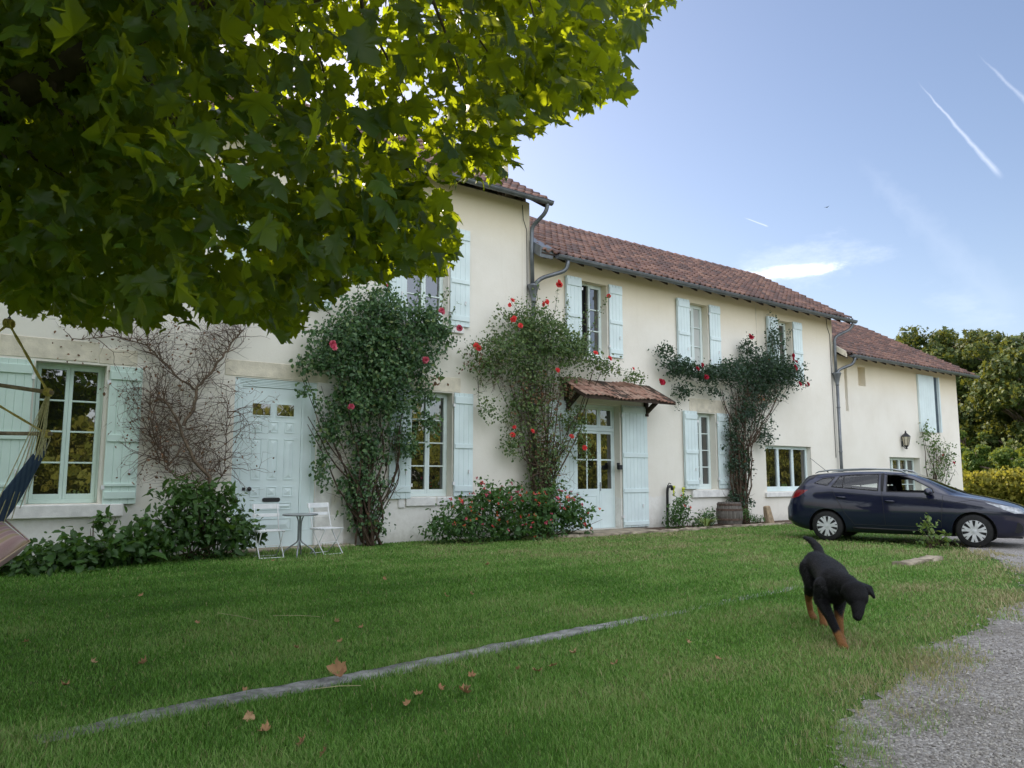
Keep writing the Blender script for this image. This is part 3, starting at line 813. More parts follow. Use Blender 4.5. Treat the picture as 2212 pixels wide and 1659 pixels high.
shutter(7.48, 8.00, .90, 3.20, 0, M_MINT_L, [(3.02, .16), (2.0, .10), (1.1, .13)], False); shutter(9.06, 9.56, .93, 3.21, 0, M_MINT_L, [(3.05, .16), (2.03, .10), (1.1, .13)])
for (a, b) in ((.58, 1.10), (2.22, 2.77), (3.98, 4.52), (5.59, 6.12), (7.30, 7.83), (8.93, 9.45)):
    shutter(a, b, 4.72, 6.98, 0, M_MINT_L, [(6.8, .14), (5.75, .10), (4.9, .12)], a in (2.22, 5.59, 8.93))
for (a, b, c, d) in ((12.34, 12.84, 13.84, 14.32), (16.46, 16.96, 17.89, 18.38), (20.66, 21.17, 22.08, 22.58)):
    shutter(a, b, 4.42, 6.40, .02, M_MINT_L, [(6.24, .16), (5.40, .10), (4.62, .12)], False, 2)
    shutter(c, d, 4.46, 6.40, .02, M_MINT_L, [(6.24, .16), (5.40, .10), (4.62, .12)])
shutter(16.62, 17.16, 1.02, 3.20, .02, M_MINT_L, [(3.04, .14), (2.05, .10), (1.2, .12)], False, 2); shutter(18.10, 18.62, 1.02, 3.20, .02, M_MINT_L, [(3.04, .14), (2.05, .10), (1.2, .12)])
shutter(14.24, 15.17, .06, 3.22, .02, M_MINT_L, [(3.10, .14), (1.92, .12), (1.0, .10), (.16, .10)]); shutter(11.75, 12.68, .06, 3.22, .02, M_MINT_L, [(3.10, .14), (1.92, .12), (1.0, .10), (.16, .10)], False)
# far wing: hay-door leaf closed, its neighbour ajar
mb = MB()
for k in range(7): mb.box(30.26 + k * .178 + .002, 30.26 + (k + 1) * .178 - .002, -.03, .045, 3.08, 5.32)
o = mb.build('shutter', M_MINT_L, house, bevel=.004)
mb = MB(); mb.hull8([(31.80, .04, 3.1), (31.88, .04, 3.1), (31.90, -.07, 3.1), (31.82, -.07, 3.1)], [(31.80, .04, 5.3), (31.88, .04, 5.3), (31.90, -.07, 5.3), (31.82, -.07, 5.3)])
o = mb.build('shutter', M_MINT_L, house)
mb = MB(); mb.box(31.512, 31.797, .012, .044, 3.102, 5.298); mb.build('gap_board', mat_flat('gap_shade', (0.05, 0.075, 0.09), 0.6, 0.3), o)  # dark board put into the gap, its colour stands for the shade inside
window(CD, .05, 2, M_FRAME, cols=4, depth=.30)

# -- panelled front door
x0, x1, z0, z1 = DOOR[:4]
mb = MB(); yf, yb = .02, .085
mb.box(x0 + .003, x0 + .15, yf, yb, z0, z1 - .003); mb.box(x1 - .30, x1 - .003, yf, yb, z0, z1 - .003); mb.box(x0 + .15, x1 - .30, yf, yb, z1 - .16, z1 - .003)
for k in range(5): mb.box(x0 + .1, x1 - .1, yf - .006 - .002 * k, yf, z1 - .155 + k * .03, z1 - .140 + k * .03)
mb.box(x1 - .27, x1 - .255, yf - .008, yf, .35, z1 - .2); mb.box(x1 - .10, x1 - .085, yf - .008, yf, .35, z1 - .2); mb.box(x1 - .27, x1 - .085, yf - .008, yf, .34, .355)
mb.box(x0 + .06, x0 + .075, yf - .008, yf, .2, z1 - .2)
door = MB(); a, b = x0 + .155, x1 - .305
door.box(a, b, .030, .08, .05, z1 - .165)
def panel(mb, pa, pb, pc, pd, y, pyr=True):
    f = .016
    for q in ((pa, pb, pc, pc + f), (pa, pb, pd - f, pd), (pa, pa + f, pc + f, pd - f), (pb - f, pb, pc + f, pd - f)):
        mb.box(q[0], q[1], y - .010, y - .001, q[2], q[3])
    i = .028; xa, xb, za, zb = pa + i, pb - i, pc + i, pd - i; cx_, cz_ = (xa + xb) / 2, (za + zb) / 2
    kx = min(xb - xa, zb - za) * .48
    mb.add([(xa, y - .001, za), (xb, y - .001, za), (xb, y - .001, zb), (xa, y - .001, zb), (xa + kx, y - .016, za + kx), (xb - kx, y - .016, za + kx), (xb - kx, y - .016, zb - kx), (xa + kx, y - .016, zb - kx)],
           [(0, 1, 5, 4), (1, 2, 6, 5), (2, 3, 7, 6), (3, 0, 4, 7), (4, 5, 6, 7)])
for (px, pw) in ((4.655, .19), (4.965, .19), (5.275, .19)):
    panel(door, px, px + pw, 2.19, 2.40, .03); panel(door, px, px + pw, 1.30, 2.07, .03); panel(door, px, px + pw, .98, 1.17, .03)
panel(door, 4.68, 5.46, .74, .87, .03); panel(door, 4.68, 5.46, .34, .58, .03)
d_ = door.build('door', M_MINT_L, house, bevel=.002)
mb.build('door_frame', M_MINT_L, d_, bevel=.004)
pn = MB(); pn.box(4.645, 4.985, .0245, .0285, 2.51, 2.73); pn.box(5.105, 5.445, .0245, .0285, 2.51, 2.73); pn.build('pane', M_PANE, d_)
tr = MB()
for (pa, pb) in ((4.635, 4.995), (5.095, 5.455)):
    for q in ((pa, pb, 2.49, 2.512), (pa, pb, 2.728, 2.75), (pa, pa + .012, 2.512, 2.728), (pb - .012, pb, 2.512, 2.728)): tr.box(q[0], q[1], .016, .0295, q[2], q[3])
tr.build('pane_trim', M_MINT_L, d_)
kb = MB(); kb.lathe([(.010, 0), (.012, .02), (.034, .03), (.042, .045), (.036, .062), (.0, .068)], (4.63, .028, 1.13), 14, 'y'); kb.v = [(x, 2 * .028 - y if y > .028 else y, z) for x, y, z in kb.v]
kb.box(4.51, 4.565, .018, .029, 1.10, 1.16); kb.build('knob', M_BLACK, d_, smooth=False)
ls = MB(); pts = [(5.06 + .135 * c_ + .035 * cos(a_), .925 + .038 * sin(a_)) for c_, r0 in ((1, -pi / 2), (-1, pi / 2)) for a_ in [r0 + pi * k / 8 for k in range(9)]]
ls.prism(pts, lambda x, z: (x, .016, z), lambda x, z: (x, .029, z)); ls.build('letter_slot', M_BLACK, d_)

# -- french door with its tiled porch roof
x0, x1, z0, z1 = FD[:4]; y0 = .02 + DEP; mb = MB(); pn = MB()
mb.box(x0 + .003, x0 + .05, y0 - .06, y0, z0, z1 - .003); mb.box(x1 - .05, x1 - .003, y0 - .06, y0, z0, z1 - .003); mb.box(x0 + .05, x1 - .05, y0 - .06, y0, z1 - .06, z1 - .003)
mb.box(x0 + .05, x1 - .05, y0 - .075, y0, 2.53, 2.62)
for (a, b, nb) in ((x0 + .05, 13.66, 2), (13.665, x1 - .05, 1)):
    for (lo, hi, zz) in ((z0 + .005, 2.525, [1.05, 1.79, 2.46]), (2.625, z1 - .065, [2.68, 3.08])):
        s_ = .062
        mb.box(a, a + s_, y0 - .05, y0 - .012, lo, hi); mb.box(b - s_, b, y0 - .05, y0 - .012, lo, hi)
        mb.box(a + s_, b - s_, y0 - .05, y0 - .012, zz[-1], hi)
        mb.box(a + s_, b - s_, y0 - .05, y0 - .012, lo, zz[0])
        for q in zz[1:-1]: mb.box(a + s_, b - s_, y0 - .045, y0 - .016, q - .018, q + .018)
        if nb == 2: mb.box((a + b) / 2 - .018 + .03, (a + b) / 2 + .048, y0 - .044, y0 - .017, zz[0], zz[-1])
        pn.quad((a + s_, y0 - .03, zz[0]), (b - s_, y0 - .03, zz[0]), (b - s_, y0 - .03, zz[-1]), (a + s_, y0 - .03, zz[-1]))
    panel(mb, a + .12, b - .10, .22, .88, y0 - .05) if b - a > .6 else None
fd = mb.build('french_door', M_MINT_L, house, bevel=.004); pn.build('pane', M_PANE, fd)
hd = MB(); hd.box(13.67, 13.70, y0 - .065, y0 - .05, 1.0, 1.22); hd.tube([(13.685, y0 - .06, 1.14), (13.685, y0 - .10, 1.14), (13.62, y0 - .10, 1.13)], .009, 6); hd.build('handle', M_GREYMETAL, fd)
# porch roof
pr = empty('door_canopy', (0, 0, 0)); pr.parent = house
def canopy():
    x0, x1, ye, ze, yr, zr = 12.15, 15.32, -.92, 3.27, .015, 3.78
    tw, amp = .135, .030; nc = int((x1 - x0) / tw); L = sqrt((yr - ye) ** 2 + (zr - ze) ** 2); sy, sz = (yr - ye) / L, (zr - ze) / L
    r_ = np.random.default_rng(4); V = []; F = []; R = []; nr = 4; tl = L / nr
    for i in range(nr):
        for j in range(nc):
            o = len(V); q = min(1, .45 + .5 * r_.random()); dx = r_.normal() * .012; dn = r_.normal() * .008; K = 7
            for s_, off, sc in ((i * tl - .03 + r_.normal() * .012, .034, 1.0), ((i + 1) * tl + .02, .01, .8)):
                for k in range(K):
                    u = k / (K - 1); n_ = amp * sin(pi * u) + off + dn
                    V.append((x0 + (j + .5 + (u - .5) * sc * 1.06) * tw + dx, ye + sy * s_ - sz * n_, ze + sz * s_ + sy * n_ + .03 * sin(j * .5)))
            for k in range(K):
                u = k / (K - 1); n_ = amp * sin(pi * u) + .034 + dn - .018; s_ = i * tl - .03
                V.append((x0 + (j + .5 + (u - .5) * .9) * tw + dx, ye + sy * s_ - sz * n_, ze + sz * s_ + sy * n_ + .03 * sin(j * .5)))
            for k in range(K - 1): F += [(o + k, o + k + 1, o + k + K + 1), (o + k, o + k + K + 1, o + k + K), (o + 2 * K + k, o + 2 * K + k + 1, o + k + 1), (o + 2 * K + k, o + k + 1, o + k)]
            R += [q] * (3 * K)
    np_mesh('roof_tile', V, F, M_CANTILE, pr, R)
    mb = MB(); mb.hull8([(x0, ye, ze - .06), (x1, ye, ze - .06), (x1, yr, zr - .06), (x0, yr, zr - .06)], [(x0, ye, ze + .03), (x1, ye, ze + .03), (x1, yr, zr + .03), (x0, yr, zr + .03)])
    mb.build('canopy_board', M_DARKWOOD, pr)
    for xx in (15.10, 12.3):
        mb = MB(); mb.box(xx, xx + .09, -.08, .015, 2.96, 3.62); mb.hull8([(xx, -.55, 3.36), (xx + .09, -.55, 3.36), (xx + .09, -.06, 3.02), (xx, -.06, 3.02)], [(xx, -.50, 3.44), (xx + .09, -.50, 3.44), (xx + .09, -.06, 3.13), (xx, -.06, 3.13)])
        mb.box(xx, xx + .09, -.86, -.08, 3.20, 3.28) if False else None
        mb.build('bracket', M_DARKWOOD, pr)
def mat_cantile():
    m, t, o = newmat('old_canal_tile')
    pos = t.n('ShaderNodeTexCoord').outputs['Object']
    r = t.n('ShaderNodeAttribute', attribute_name='rnd').outputs['Fac']; n = t.noise(pos, 16.0, 5.0, 0.7)
    base = t.ramp(r, [(0.4, (0.20, 0.105, 0.075)), (0.7, (0.30, 0.17, 0.125)), (1.0, (0.36, 0.25, 0.19))])
    base = t.mix(t.math('MULTIPLY', t.sstep(n, 0.45, 0.65), 0.6), base, (0.13, 0.10, 0.08))
    pbsdf(t, o, base, 0.85, 0.15, t.bump(n, 0.5, 0.012))
    return m
M_CANTILE = mat_cantile()
canopy()

# -- wall lights, tap pipes
lt = empty('wall_light', (14.06, .015, 1.62)); tag(lt, 'small black square wall light beside the glazed double doors', 'lamp')
mb = MB(); mb.box(-.05, .05, .02, .045, -.06, .10); mb.box(-.06, .06, -.07, .02, -.08, .04); mb.build('lamp_body', M_BLACK, lt, bevel=.008)
lt.location = (14.14, -.0, 1.62)
ln = empty('wall_lantern', (28.86, .05, 2.68)); tag(ln, 'old carriage style lantern on the far wing above its low door', 'lantern')
M_LGLASS = mat_flat('lantern_glass', (0.55, 0.50, 0.38), 0.15, 0.5, 0.08)
mb = MB(); mb.lathe([(.02, -.30), (.05, -.27), (.03, -.23), (.07, -.20), (.085, -.16)], (0, -.16, 0), 6); mb.lathe([(.16, .16), (.15, .19), (.06, .28), (.03, .30), (.035, .34), (.0, .40)], (0, -.16, 0), 6)
for k in range(6):
    a = 2 * pi * k / 6; mb.tube([(.085 * cos(a), -.16 + .085 * sin(a), -.16), (.145 * cos(a), -.16 + .145 * sin(a), .16)], .011, 5)
mb.tube([(0, 0, -.12), (0, -.10, -.26), (0, -.16, -.24)], .014, 6); mb.box(-.04, .04, -.02, 0, -.2, .0)
mb.build('lantern_frame', M_BLACK, ln)
mb = MB(); mb.lathe([(.078, -.158), (.136, .158)], (0, -.16, 0), 6); mb.build('lantern_glass', M_LGLASS, ln)

# ------------------------------------------------------------------ climbing plants and bushes
M_STEM = mat_flat('rose_stem', (0.075, 0.052, 0.036), 0.85, 0.15, 0.3, 12.0)
M_TWIG = mat_flat('dry_twig', (0.125, 0.085, 0.058), 0.9, 0.1, 0.3, 12.0)
M_BARK = mat_flat('vine_bark', (0.16, 0.12, 0.085), 0.9, 0.1, 0.35, 14.0, 0.6, 40.0)
M_ROSE_A = mat_leaf('rose_leaf_blue_green', [(0.026, 0.062, 0.028), (0.050, 0.108, 0.046), (0.080, 0.155, 0.062), (0.125, 0.200, 0.072), (0.19, 0.21, 0.06)], (0.12, 0.25, 0.04), 0.25)
M_ROSE_B = mat_leaf('rose_leaf', [(0.040, 0.078, 0.024), (0.074, 0.130, 0.040), (0.115, 0.178, 0.058), (0.155, 0.200, 0.066), (0.18, 0.13, 0.055)], (0.14, 0.25, 0.05), 0.25)
M_ROSE_C = mat_leaf('rose_leaf_dark', [(0.014, 0.033, 0.020), (0.024, 0.052, 0.030), (0.036, 0.070, 0.040), (0.055, 0.095, 0.045)], (0.10, 0.20, 0.05), 0.25)
M_DRYLEAF = mat_leaf('withered_leaf', [(0.10, 0.065, 0.040), (0.17, 0.10, 0.055), (0.28, 0.14, 0.075)], (0.25, 0.13, 0.06), 0.2, 0.8, 0.1)
M_BUSH = mat_leaf('bush_leaf', [(0.020, 0.055, 0.012), (0.036, 0.088, 0.018), (0.056, 0.125, 0.026), (0.085, 0.17, 0.040)], (0.16, 0.30, 0.03), 0.28)
M_LANT = mat_leaf('lantana_leaf', [(0.024, 0.065, 0.015), (0.042, 0.105, 0.026), (0.065, 0.145, 0.036), (0.10, 0.19, 0.055)], (0.16, 0.30, 0.04), 0.28)
M_PETAL_P = mat_leaf('pink_petal', [(0.52, 0.06, 0.13), (0.72, 0.13, 0.22), (0.82, 0.30, 0.36)], (0.8, 0.2, 0.25), 0.3, 0.6, 0.2)
M_PETAL_C = mat_leaf('coral_petal', [(0.62, 0.030, 0.045), (0.80, 0.070, 0.080), (0.85, 0.16, 0.14)], (0.9, 0.15, 0.1), 0.3, 0.6, 0.2)
M_PETAL_R = mat_leaf('crimson_petal', [(0.26, 0.008, 0.025), (0.42, 0.014, 0.045), (0.58, 0.03, 0.08)], (0.7, 0.06, 0.08), 0.3, 0.6, 0.2)
M_PETAL_O = mat_leaf('orange_petal', [(0.70, 0.10, 0.04), (0.85, 0.22, 0.10), (0.85, 0.35, 0.2)], (0.9, 0.3, 0.1), 0.3, 0.6, 0.2)

def leaves(name, P, size, mat, parent, origin, out=(0, -1, 0.35), spread=0.9, tmpl=OVAL_T, tris=OVAL_F, droop=0.5, k=3, sp=0.05, rbias=None):
    P = cluster(P, k, sp); N = len(P)
    P[:, 1] = np.minimum(P[:, 1], -0.03); P[:, 2] = np.maximum(P[:, 2], 0.02)
    nr = unit(np.array(out)[None] + rsph(N) * spread); tip = rsph(N) * 0.9 + np.array([0, -0.25, -droop])[None]
    S = size * np.exp(rng.normal(size=N) * 0.25)
    rn = np.clip(rng.beta(2, 2.6, N) + (0 if rbias is None else rbias), 0, 1)
    return scatter(name, tmpl, tris, P, tip, nr, S, mat, parent, rn, origin)

def wander(a, b, n, amp, yoff=0.0):
    a, b = np.array(a, float), np.array(b, float); ph = rng.random(6) * 6.3
    out = []
    for i in range(n + 1):
        t_ = i / n; p = a + (b - a) * t_; wv = sin(pi * min(1, t_ * 1.2 + 0.05))
        p = p + np.array([sin(t_ * 5 + ph[0]) + .5 * sin(t_ * 11 + ph[1]), .4 * sin(t_ * 6 + ph[2]), .5 * sin(t_ * 7 + ph[3])]) * amp * wv
        p[1] = min(p[1], -0.03); out.append(p)
    return out

def flower(root, pos, r, mat, origin):
    """one rose: layered cupped petals"""
    P = []; T_ = []; Nn = []; S = []
    ax = unit(np.array([rng.normal() * .4, -1.0, .25 + rng.normal() * .3]))
    u = unit(np.cross(ax, [0, 0, 1.0])); v = np.cross(ax, u)
    for ring, (n, tilt, sc) in enumerate(((6, .25, 1.0), (5, .7, .85), (4, 1.1, .6), (3, 1.4, .4))):
        for k in range(n):
            a = 2 * pi * (k + .5 * ring) / n + rng.normal() * .15
            d = u * cos(a) + v * sin(a)
            T_.append(d * cos(tilt) + ax * sin(tilt)); Nn.append(ax * cos(tilt) - d * sin(tilt)); S.append(r * sc); P.append(np.array(pos) + ax * 0.005 * ring)
    pet = [(0, 0, 0), (-.45, .45, .16), (-.38, .9, .10), (0, 1.05, .0), (.38, .9, .10), (.45, .45, .16), (0, .5, -.06)]
    return scatter('flower', pet, OVAL_F, P, T_, Nn, S, mat, root, None, origin)

def climber(name, label, base, targets, blobs, leafmat, lsize, per, flowers, petal, stem_r=0.022, twig_blobs=(), dry=(), nstem=2, cat='climbing rose', frad=0.075, shoots=(), waist=None):
    root = empty(name, base); tag(root, label, cat)
    mb = MB()
    for tx, ty, tz in targets:
        for q in range(nstem):
            b = np.array(base) + np.array([rng.normal() * .10, rng.normal() * .05, 0]); e = np.array([tx, ty, tz]) + rng.normal(size=3) * np.array([.18, .06, .18])
            pts = (wander(b, e, 11, .16) if waist is None else wander(b, (b[0] + (e[0] - b[0]) * .16 + rng.normal() * .14, b[1], waist + rng.normal() * .25), 7, .09) + wander((b[0] + (e[0] - b[0]) * .16, b[1], waist), e, 7, .14)[1:]); n = len(pts); r0 = stem_r * (.5 + .7 * rng.random())
            mb.tube(pts, [r0 * (1 - .75 * i / (n - 1)) for i in range(n)], 5, cap=False)
    for s in shoots:
        pts = wander(s[0], s[1], 8, .05); mb.tube(pts, [.009 * (1 - .7 * i / 8) for i in range(9)], 4, cap=False)
    shift(mb, base); mb.build('stem', M_STEM, root, smooth=True, fix=False)
    if twig_blobs:
        tw = MB(); P = blob_points(twig_blobs, 210)
        for p in P:
            d = rsph(1)[0] * np.array([.36, .14, .36]); d[2] = abs(d[2]) if rng.random() < .6 else -abs(d[2])
            tw.tube(wander(p, p + d, 4, .03), [.005, .0045, .004, .003, .002], 3, cap=False)
        shift(tw, base); tw.build('twig', M_TWIG, root, fix=False)
    if blobs: leaves('foliage', blob_points(blobs, per), lsize, leafmat, root, base)
    if shoots:
        P = np.array([np.array(s[0]) + (np.array(s[1]) - np.array(s[0])) * t_ + rng.normal(size=3) * .03 for s in shoots for t_ in np.linspace(.05, 1, int(18 * np.linalg.norm(np.array(s[1]) - np.array(s[0]))))])
        leaves('shoot_leaf', P, lsize * .9, leafmat, root, base, k=3, sp=.035)
    if dry: leaves('withered_leaf', blob_points(dry, 120), lsize * 1.1, M_DRYLEAF, root, base, k=2)
    for f in flowers:
        for q in range(f[3] if len(f) > 3 else 1):
            j = rng.normal(size=3) * (.055 if q else 0); flower(root, (f[0] + j[0], f[1] + j[1] * .4, f[2] + j[2]), frad * (f[4] if len(f) > 4 else 1) * (.85 + .3 * rng.random()), petal, base)
    return root

def B(lst, y, ry, extra=1.0):
    return [(x, y, z, rx, ry, rz, extra) for x, z, rx, rz in lst]
# the big rose right of the panelled door
r1d = B([(7.04, 4.81, .85, .44), (6.30, 4.19, .66, .51), (7.16, 4.19, 1.1, .58), (8.10, 4.55, .55, .58), (5.95, 3.73, .48, .38), (6.86, 3.5, 1.05, .55), (7.75, 3.67, .7, .55), (6.5, 2.85, .62, .42), (7.35, 2.85, .5, .5)], -.40, .34)
r1s = B([(8.6, 4.4, .3, .4), (5.55, 3.5, .28, .2), (7.74, 2.05, .36, .42), (6.05, 2.34, .34, .45), (6.9, 2.0, .55, .55), (6.72, 1.18, .6, .55), (6.94, .5, .42, .42), (5.52, 3.03, .16, .14), (5.93, 1.54, .2, .35), (8.15, 3.05, .3, .3), (8.35, 2.5, .25, .3)], -.28, .22, .75)
climber('climbing_rose', 'tall blue green climbing rose with few pink blooms beside the panelled door', (6.95, -.30, 0), [(6.0, -.2, 2.6), (6.4, -.25, 3.6), (6.9, -.3, 4.2), (7.3, -.25, 3.2), (7.7, -.25, 2.6), (8.0, -.25, 3.6), (7.0, -.3, 2.4), (5.6, -.2, 3.3), (6.5, -.2, 1.6)],
        r1d + r1s, M_ROSE_A, .072, 1180, [(5.87, -.75, 3.88, 2), (6.34, -.62, 2.70), (8.30, -.72, 4.85, 2), (7.84, -.76, 3.74, 2), (8.84, -.55, 4.56, 2, .9), (7.0, -.7, 5.2, 1, .5)], M_PETAL_P, .026,
        twig_blobs=B([(6.9, 1.0, .5, .6), (7.2, 2.0, .5, .6), (6.3, 2.0, .3, .6)], -.2, .12), dry=B([(8.4, 3.4, .3, .2), (6.9, .6, .4, .3)], -.3, .2), nstem=3,
        shoots=[((7.9, -.35, 4.9), (7.95, -.3, 5.6)), ((6.6, -.3, 5.0), (6.5, -.25, 5.5)), ((8.6, -.3, 4.5), (8.95, -.25, 5.1)), ((7.2, -.3, 5.1), (7.3, -.25, 5.6)), ((8.5, -.3, 4.9), (8.7, -.3, 5.5)), ((6.0, -.3, 4.5), (5.7, -.2, 4.9))])
# the rose trained around the drain pipe, over the porch
r2d = B([(10.95, 4.95, .85, .5), (10.35, 4.32, 1.0, .48), (11.55, 4.62, 1.05, .6), (12.25, 4.41, .8, .42)], -.42, .34)
r2s = B([(9.75, 3.9, .7, .42), (11.2, 3.75, 1.25, .55), (13.25, 4.14, .62, .27), (14.35, 3.92, .42, .22), (10.9, 2.9, .9, .6), (11.4, 1.9, .7, .7), (9.75, 2.9, .22, .3), (10.45, 2.15, .34, .42), (12.3, 2.7, .4, .55), (12.62, 2.03, .2, .4), (11.4, 1.2, .6, .4)], -.34, .24, .58)
climber('climbing_rose', 'coral flowered climbing rose round the drainpipe and over the porch roof', (11.35, -.35, 0), [(10.6, -.25, 3.4), (11.0, -.3, 4.2), (11.5, -.3, 4.4), (11.9, -.3, 3.6), (12.3, -.3, 3.0), (10.2, -.25, 3.8), (11.3, -.35, 2.6), (11.6, -.3, 2.2), (10.9, -.3, 2.4), (12.9, -.4, 4.1)],
        r2d + r2s, M_ROSE_B, .058, 1350, [(11.71, -.55, 5.95, 6, .9), (11.35, -.5, 5.5, 2), (11.22, -.5, 5.42), (10.32, -.5, 5.38, 1, .8), (10.24, -.5, 5.28, 2, .7), (10.14, -.7, 4.87, 3), (10.40, -.7, 4.77), (9.32, -.5, 4.22, 2), (13.48, -.4, 5.96, 1, .8), (12.71, -.7, 4.36), (13.27, -.6, 4.29), (10.33, -.5, 2.29), (10.38, -.5, 2.47, 1, .8), (10.85, -.55, 2.39, 1, .8), (12.08, -.5, 2.31), (12.49, -.5, 2.05), (11.45, -.75, 3.83), (14.1, -.6, 4.1, 1, .7)], M_PETAL_C, .028,
        twig_blobs=B([(11.2, 3.5, 1.0, .7), (11.2, 2.6, .8, .7), (11.4, 1.6, .65, .8), (11.45, .9, .55, .4), (9.9, 3.7, .6, .4)], -.3, .22, 1.5), dry=B([(11.3, 3.2, 1.0, .7), (11.4, 2.0, .7, .8), (9.6, 3.9, .5, .3), (12.0, 3.5, .5, .3)], -.34, .24, 1.6), nstem=3, frad=.072, waist=1.3,
        shoots=[((11.6, -.4, 5.0), (11.7, -.5, 5.9)), ((12.6, -.4, 4.7), (13.45, -.38, 5.95)), ((12.3, -.4, 4.6), (12.75, -.4, 5.6)), ((10.6, -.4, 5.1), (10.3, -.45, 5.4)), ((11.1, -.4, 5.2), (11.1, -.4, 6.0)), ((9.9, -.35, 4.4), (9.3, -.4, 4.3)), ((10.3, -.4, 4.8), (10.0, -.4, 5.3)), ((11.9, -.4, 4.9), (12.1, -.4, 5.7)), ((13.1, -.4, 4.2), (14.2, -.5, 4.0)), ((9.5, -.3, 3.6), (9.65, -.25, 2.7)), ((12.0, -.4, 2.0), (12.7, -.5, 1.5))])
# the rose between the right-hand windows
r3d = B([(19.9, 4.70, 1.35, .52), (18.45, 4.42, .95, .38), (21.05, 4.60, .95, .50), (17.2, 4.28, .85, .28), (16.1, 4.36, .70, .32)], -.38, .30)
r3s = B([(20.75, 5.6, .25, .6), (19.35, 5.25, .4, .3), (16.4, 3.72, .45, .24), (17.5, 3.80, .5, .18), (19.9, 4.0, 1.2, .45), (19.2, 3.3, .9, .6), (18.75, 1.8, .5, .9), (18.65, .7, .55, .5), (18.4, 2.6, .3, .5), (20.0, 2.6, .4, .4), (15.7, 4.75, .35, .25)], -.28, .2, .55)
climber('climbing_rose', 'dark leaved crimson climbing rose with a narrow trunk behind the wooden barrel', (18.75, -.30, 0), [(18.2, -.2, 3.8), (18.6, -.25, 4.3), (19.2, -.25, 4.5), (19.8, -.25, 4.4), (20.4, -.25, 4.3), (21.0, -.25, 4.2), (19.0, -.25, 3.2), (18.5, -.2, 2.8), (18.9, -.3, 2.4)],
        r3d + r3s, M_ROSE_C, .064, 1500, [(16.77, -.6, 4.42, 2), (16.57, -.6, 4.31), (16.95, -.6, 4.11), (15.29, -.5, 3.85, 2), (19.12, -.5, 5.53, 3, .8), (21.19, -.55, 5.02, 2), (21.35, -.55, 4.93), (21.29, -.55, 4.78, 2), (21.5, -.55, 4.24), (21.88, -.5, 4.24, 2), (19.87, -.6, 4.86, 2, .7)], M_PETAL_R, .034,
        twig_blobs=B([(19.2, 3.4, 1.0, .6), (18.8, 2.2, .55, .9), (18.7, 1.0, .5, .8), (20.2, 3.9, .9, .4)], -.22, .14, 1.4), dry=B([(18.8, 1.6, .5, 1.2), (19.5, 3.6, 1.0, .4)], -.28, .18, .5), nstem=4, frad=.085, waist=2.1,
        shoots=[((18.6, -.3, 4.0), (17.0, -.25, 4.2)), ((18.3, -.3, 4.2), (16.6, -.25, 4.2)), ((17.3, -.3, 4.15), (15.8, -.25, 4.3)), ((20.5, -.35, 5.1), (20.45, -.3, 6.5)), ((20.9, -.35, 5.0), (21.5, -.3, 6.0)), ((20.7, -.35, 5.0), (20.85, -.3, 5.9)), ((19.2, -.35, 5.0), (19.1, -.45, 5.55)), ((15.8, -.3, 4.5), (15.4, -.3, 4.9)), ((20.0, -.3, 3.8), (20.6, -.2, 2.9)), ((21.4, -.35, 4.9), (22.0, -.3, 4.3)), ((16.4, -.25, 3.9), (16.2, -.2, 3.2)), ((20.2, -.35, 5.0), (20.2, -.3, 5.9))])
r4 = B([(30.2, 3.05, .45, .45), (30.7, 2.6, .7, .42), (31.8, 2.2, .75, .55), (30.6, 1.8, .5, .35), (31.3, 1.5, .6, .4)], -.22, .18, .55)
climber('climbing_rose', 'thin climbing rose under the hay door of the far wing', (30.8, -.15, 0), [(30.3, -.12, 3.1), (30.7, -.12, 2.6), (31.4, -.12, 2.5), (32.2, -.12, 2.2), (31.0, -.12, 2.0), (32.6, -.12, 1.6)], r4, M_ROSE_B, .085, 330, [(31.0, -.4, 2.2), (31.9, -.4, 1.9)], M_PETAL_R, .026,
        twig_blobs=B([(31.3, 2.0, 1.0, .7)], -.15, .1), nstem=2, frad=.06)

# bare old climber between the left window and the panelled door
bare = empty('bare_climber', (3.85, -.2, 0)); tag(bare, 'leafless twisted old climber on the wall between shutter and panelled door', 'climber')
mb = MB(); tw = MB(); budP = []
def wallpix(x, z, y): return np.array([x, y, z])
trunk = [(3.88, -.18, 0), (3.92, -.16, .9), (3.86, -.16, 1.35), (3.62, -.16, 1.62), (3.42, -.15, 1.95), (3.33, -.14, 2.3), (3.12, -.13, 2.6), (2.95, -.12, 2.72)]
t2_ = [(3.36, -.15, 2.25), (3.56, -.15, 2.55), (3.60, -.14, 2.95), (3.82, -.14, 3.25), (4.05, -.13, 3.6), (4.20, -.12, 3.85), (4.35, -.11, 4.05)]
t3_ = [(3.62, -.14, 2.9), (3.32, -.13, 3.05), (2.98, -.12, 3.4), (2.72, -.1, 3.62), (2.2, -.08, 3.72), (1.6, -.06, 3.62)]
t4_ = [(3.42, -.15, 1.9), (3.2, -.13, 1.55), (2.98, -.12, 1.9), (2.86, -.12, 2.35), (2.83, -.1, 2.8)]
t5_ = [(3.90, -.16, 1.2), (3.6, -.14, 1.2), (3.3, -.14, 1.35), (3.05, -.13, 1.6), (2.9, -.12, 2.0)]
t6_ = [(3.92, -.15, .95), (4.12, -.13, 1.5), (4.15, -.12, 2.1), (4.13, -.11, 2.7)]
